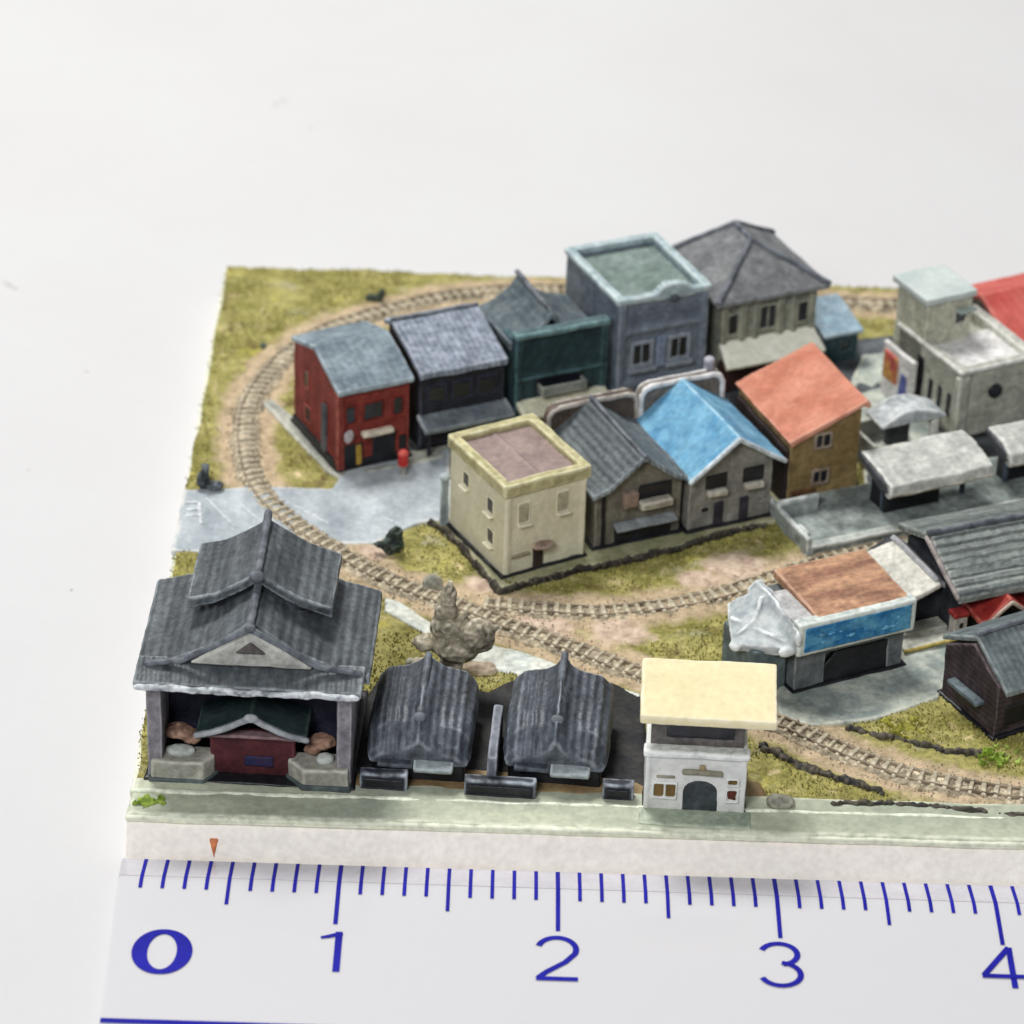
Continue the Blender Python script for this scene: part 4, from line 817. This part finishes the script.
# ------------------------------------------------------------------ black roofed pair
def blackhouse(label, px, ang, up_=0):
    t = thing('black_roofed_house', label, 'house', G(*px, .217)+Vector((-.02, 0, 0)), ang, 'front row buildings')
    w, d_, h = .44, .5, .2
    M().box(.0, w+.0, -.03, d_, -.03, .14).box(.03, w-.03, .05, d_, 0, h).build('wall', INK, t)
    c = w/2
    h = .235; pf = [(-.03, h-.09), (-.015, h-.02), (.03, h+.035), (.14, h+.06), (c-.04, h+.085), (c, h+.12+up_), (c+.04, h+.085), (w-.14, h+.06), (w-.03, h+.035), (w+.015, h-.02), (w+.03, h-.09)]
    m = M(); rows = []
    for yy, dz, sc in ((d_+.02, .0, 1), (.16, .0, 1.02), (.05, -.02, 1.0), (-.02, -.075, .97), (-.05, -.115, .93)):
        rows.append([(c+(u-c)*sc, yy, max(z+dz, .115)) for u, z in pf]+[(w, yy, .1), (0, yy, .1)])
    n_ = len(rows[0]); vs = [p for r in rows for p in r]; fs = [tuple(range(n_)), tuple(range((len(rows)-1)*n_, len(rows)*n_))]
    for k in range(len(rows)-1): fs += [(k*n_+i, k*n_+(i+1) % n_, (k+1)*n_+(i+1) % n_, (k+1)*n_+i) for i in range(n_)]
    m.poly(vs, fs); m.build('roof', SLATE, t, amp=.005)
    M().slab([(.03, -.085, .115), (.2, -.085, .115), (.2, .0, .15), (.03, .0, .15)], .025).build('eave', paint('eave_dark', '33373f', '474c55', edge='6a7078'), t)
    M().slab([(.2, -.1, .11), (w-.05, -.1, .11), (w-.05, .0, .155), (.2, .0, .155)], .03).build('eave', paint('eave_light', '7c8488', 'a0a8aa', edge='bec6c6'), t)
    m = M(); m.path([(c, .05, h+.08+up_*.3), (c, d_+.01, h+.12+up_)], .02); m.ball((c, .04, h+.08+up_*.3), .034, .025, .028); m.build('ridge', RIDGE, t)
    M().box(.05, w-.05, .035, .07, 0, .12).build('shopfront', paint('bh_front', '1b1d24', '2a2c34'), t)
    m = M(); m.box(.16, .28, .03, .05, .03, .11); m.build('door', paint('bh_door', '2e2c30', '403c3c'), t, vox=.007)
    return t
blackhouse('low house with rounded black slate roof between the bathhouse and the partition wall', (376, 774), -3)
blackhouse('low house with pointed black slate roof between the partition wall and the gatehouse', (512, 778), -4, .03)
BW_ = paint('black_block', '2e3138', '454952', edge='b4bac2', emask=(.504, .53), scale=8)
def block(label, x0, x1, yb, tail=False):
    p = G(x0, yb, .217); p2 = G(x1, yb+1, .217); L_ = (p2-p).length
    t = thing('garden_wall', label, 'low wall', p, -3, 'black garden walls of the front row')
    M().box(0, L_, 0, .06, -.02, .09).build('block', BW_, t)
    M().box(.02, L_-.02, -.008, .01, .02, .065).build('panel', INK, t, vox=.007)
    if tail: M().box(L_*.3, L_*.3+.045, .05, .5, -.02, .19).build('partition', paint('part_grey', '6c6f78', '84878f', edge='a6a9b0', scale=6), t)
    return t
block('short low black block between the bathhouse and the first black roof', 359, 407, 789)
block('wide low black block with grey partition wall running back between the black roofs', 464, 536, 796, True)
block('smallest low black block beside the white gatehouse', 602, 633, 800)
# ------------------------------------------------------------------ gatehouse
t = thing('gatehouse', 'small white gatehouse with overhanging pale yellow roof and arched doorway', 'gatehouse', G(643, 809, .217), -2, 'front row buildings')
w, d_ = .47, .34
GW = paint('gate_white', 'cfd0cc', 'dededa', edge='e2e4e0', scale=6, fine=.05)
m = M(); m.box(0, w, .0, d_, -.02, .32); 
m.box(0, .02, -.01, .02, 0, .32); m.box(w-.02, w, -.01, .02, 0, .32)
m.build('wall', GW, t)
foot(t, w, d_, .01, .008)
M().box(-.012, w+.012, -.025, .05, .31, .345).build('ledge', paint('ledge_white', 'c3c5c2', 'd6d8d5', edge='eceeea'), t)
M().box(.02, w-.02, .07, d_, .3, .55).build('upper_wall', paint('gate_upper', '6a6766', '807c79'), t)
M().box(.09, .4, .055, .09, .375, .48).build('window_band', PANE, t, vox=.007)
m = M(); m.slab([(-.04, -.06, .56), (w+.12, -.06, .56), (w+.12, .35, .62), (-.04, .35, .62)], .05); m.build('roof', paint('roof_yellow', 'dfd4ad', 'e6ddba', edge='ece6d0', scale=3, streak=(.3, 1, 1), fine=.03), t, vox=.0085, amp=.003, smooth=4)
m = M(); n = 8
arch = [(.18, -.01)]+[(.26+.08*math.cos(PI-PI*i/n), .12+.06*math.sin(PI*i/n)) for i in range(n+1)]+[(.345, -.01)]
m.py(arch, -.004, .03); m.build('doorway', paint('doorway_dark', '3c4144', '4c5254'), t, vox=.006, amp=.001)
M().box(.17, .36, -.02, .01, .215, .24).build('beam', paint('beam_grey', '8a8776', '9a9786'), t, vox=.007)
M().box(.25, .28, -.012, .01, .24, .265).build('beam_bracket', paint('beam_br', '8d8064', '9c8f72'), t, vox=.006)
BR = paint('brown_pane', '6e5a38', '8a7348')
window(t, 'f', 0, .045, .08, .1, .075, GW, BR, fr=.01, bars=1)
M().box(.05, .14, -.006, .01, .185, .2).build('vent', paint('vent_b', '8a8578', '958f80'), t, vox=.006)
window(t, 'f', 0, .385, .075, .045, .06, GW, paint('red_pane', '5a3028', '6c4030'), fr=.01)
window(t, 'f', 0, .385, .165, .045, .03, GW, BR, fr=.008)
s = M().box(-.02, w+.03, -.13, .0, -.02, .014).build('front_step', paint('step_green', '8b9686', 'a3ac9b', edge='c4cbb8', scale=5), t, vox=.01)
# ------------------------------------------------------------------ light
wd = bpy.data.worlds.new('World'); S.world = wd; wd.use_nodes = True
bgn = wd.node_tree.nodes['Background']; bgn.inputs[0].default_value = (.93, .95, 1, 1); bgn.inputs[1].default_value = .26
def area(name, loc, tgt, size, power, col):
    l = bpy.data.lights.new(name, 'AREA'); l.shape = 'RECTANGLE'; l.size = size[0]; l.size_y = size[1]; l.energy = power; l.color = col
    o = bpy.data.objects.new(name, l); COL.objects.link(o); o.location = loc
    o.rotation_euler = (Vector(tgt)-Vector(loc)).to_track_quat('-Z', 'Y').to_euler(); return o
area('ceiling_light', (-4, 14, 24), (2.2, 2.5, 0), (8, 6.5), 7100, (1, .985, .96))
area('front_fill', (-6, -20, 20), (2.2, 2.5, 0), (8, 7), 4500, (.97, .98, 1))  # added fill that brightens the walls facing the camera
# ------------------------------------------------------------------ render
S.render.engine = 'CYCLES'
S.view_settings.view_transform = 'Standard'; S.view_settings.look = 'None'; S.view_settings.exposure = 0; S.view_settings.gamma = 1
S.render.resolution_x = 1024; S.render.resolution_y = 1024
for o in bpy.data.objects:
    if '_s' in o: del o['_s']
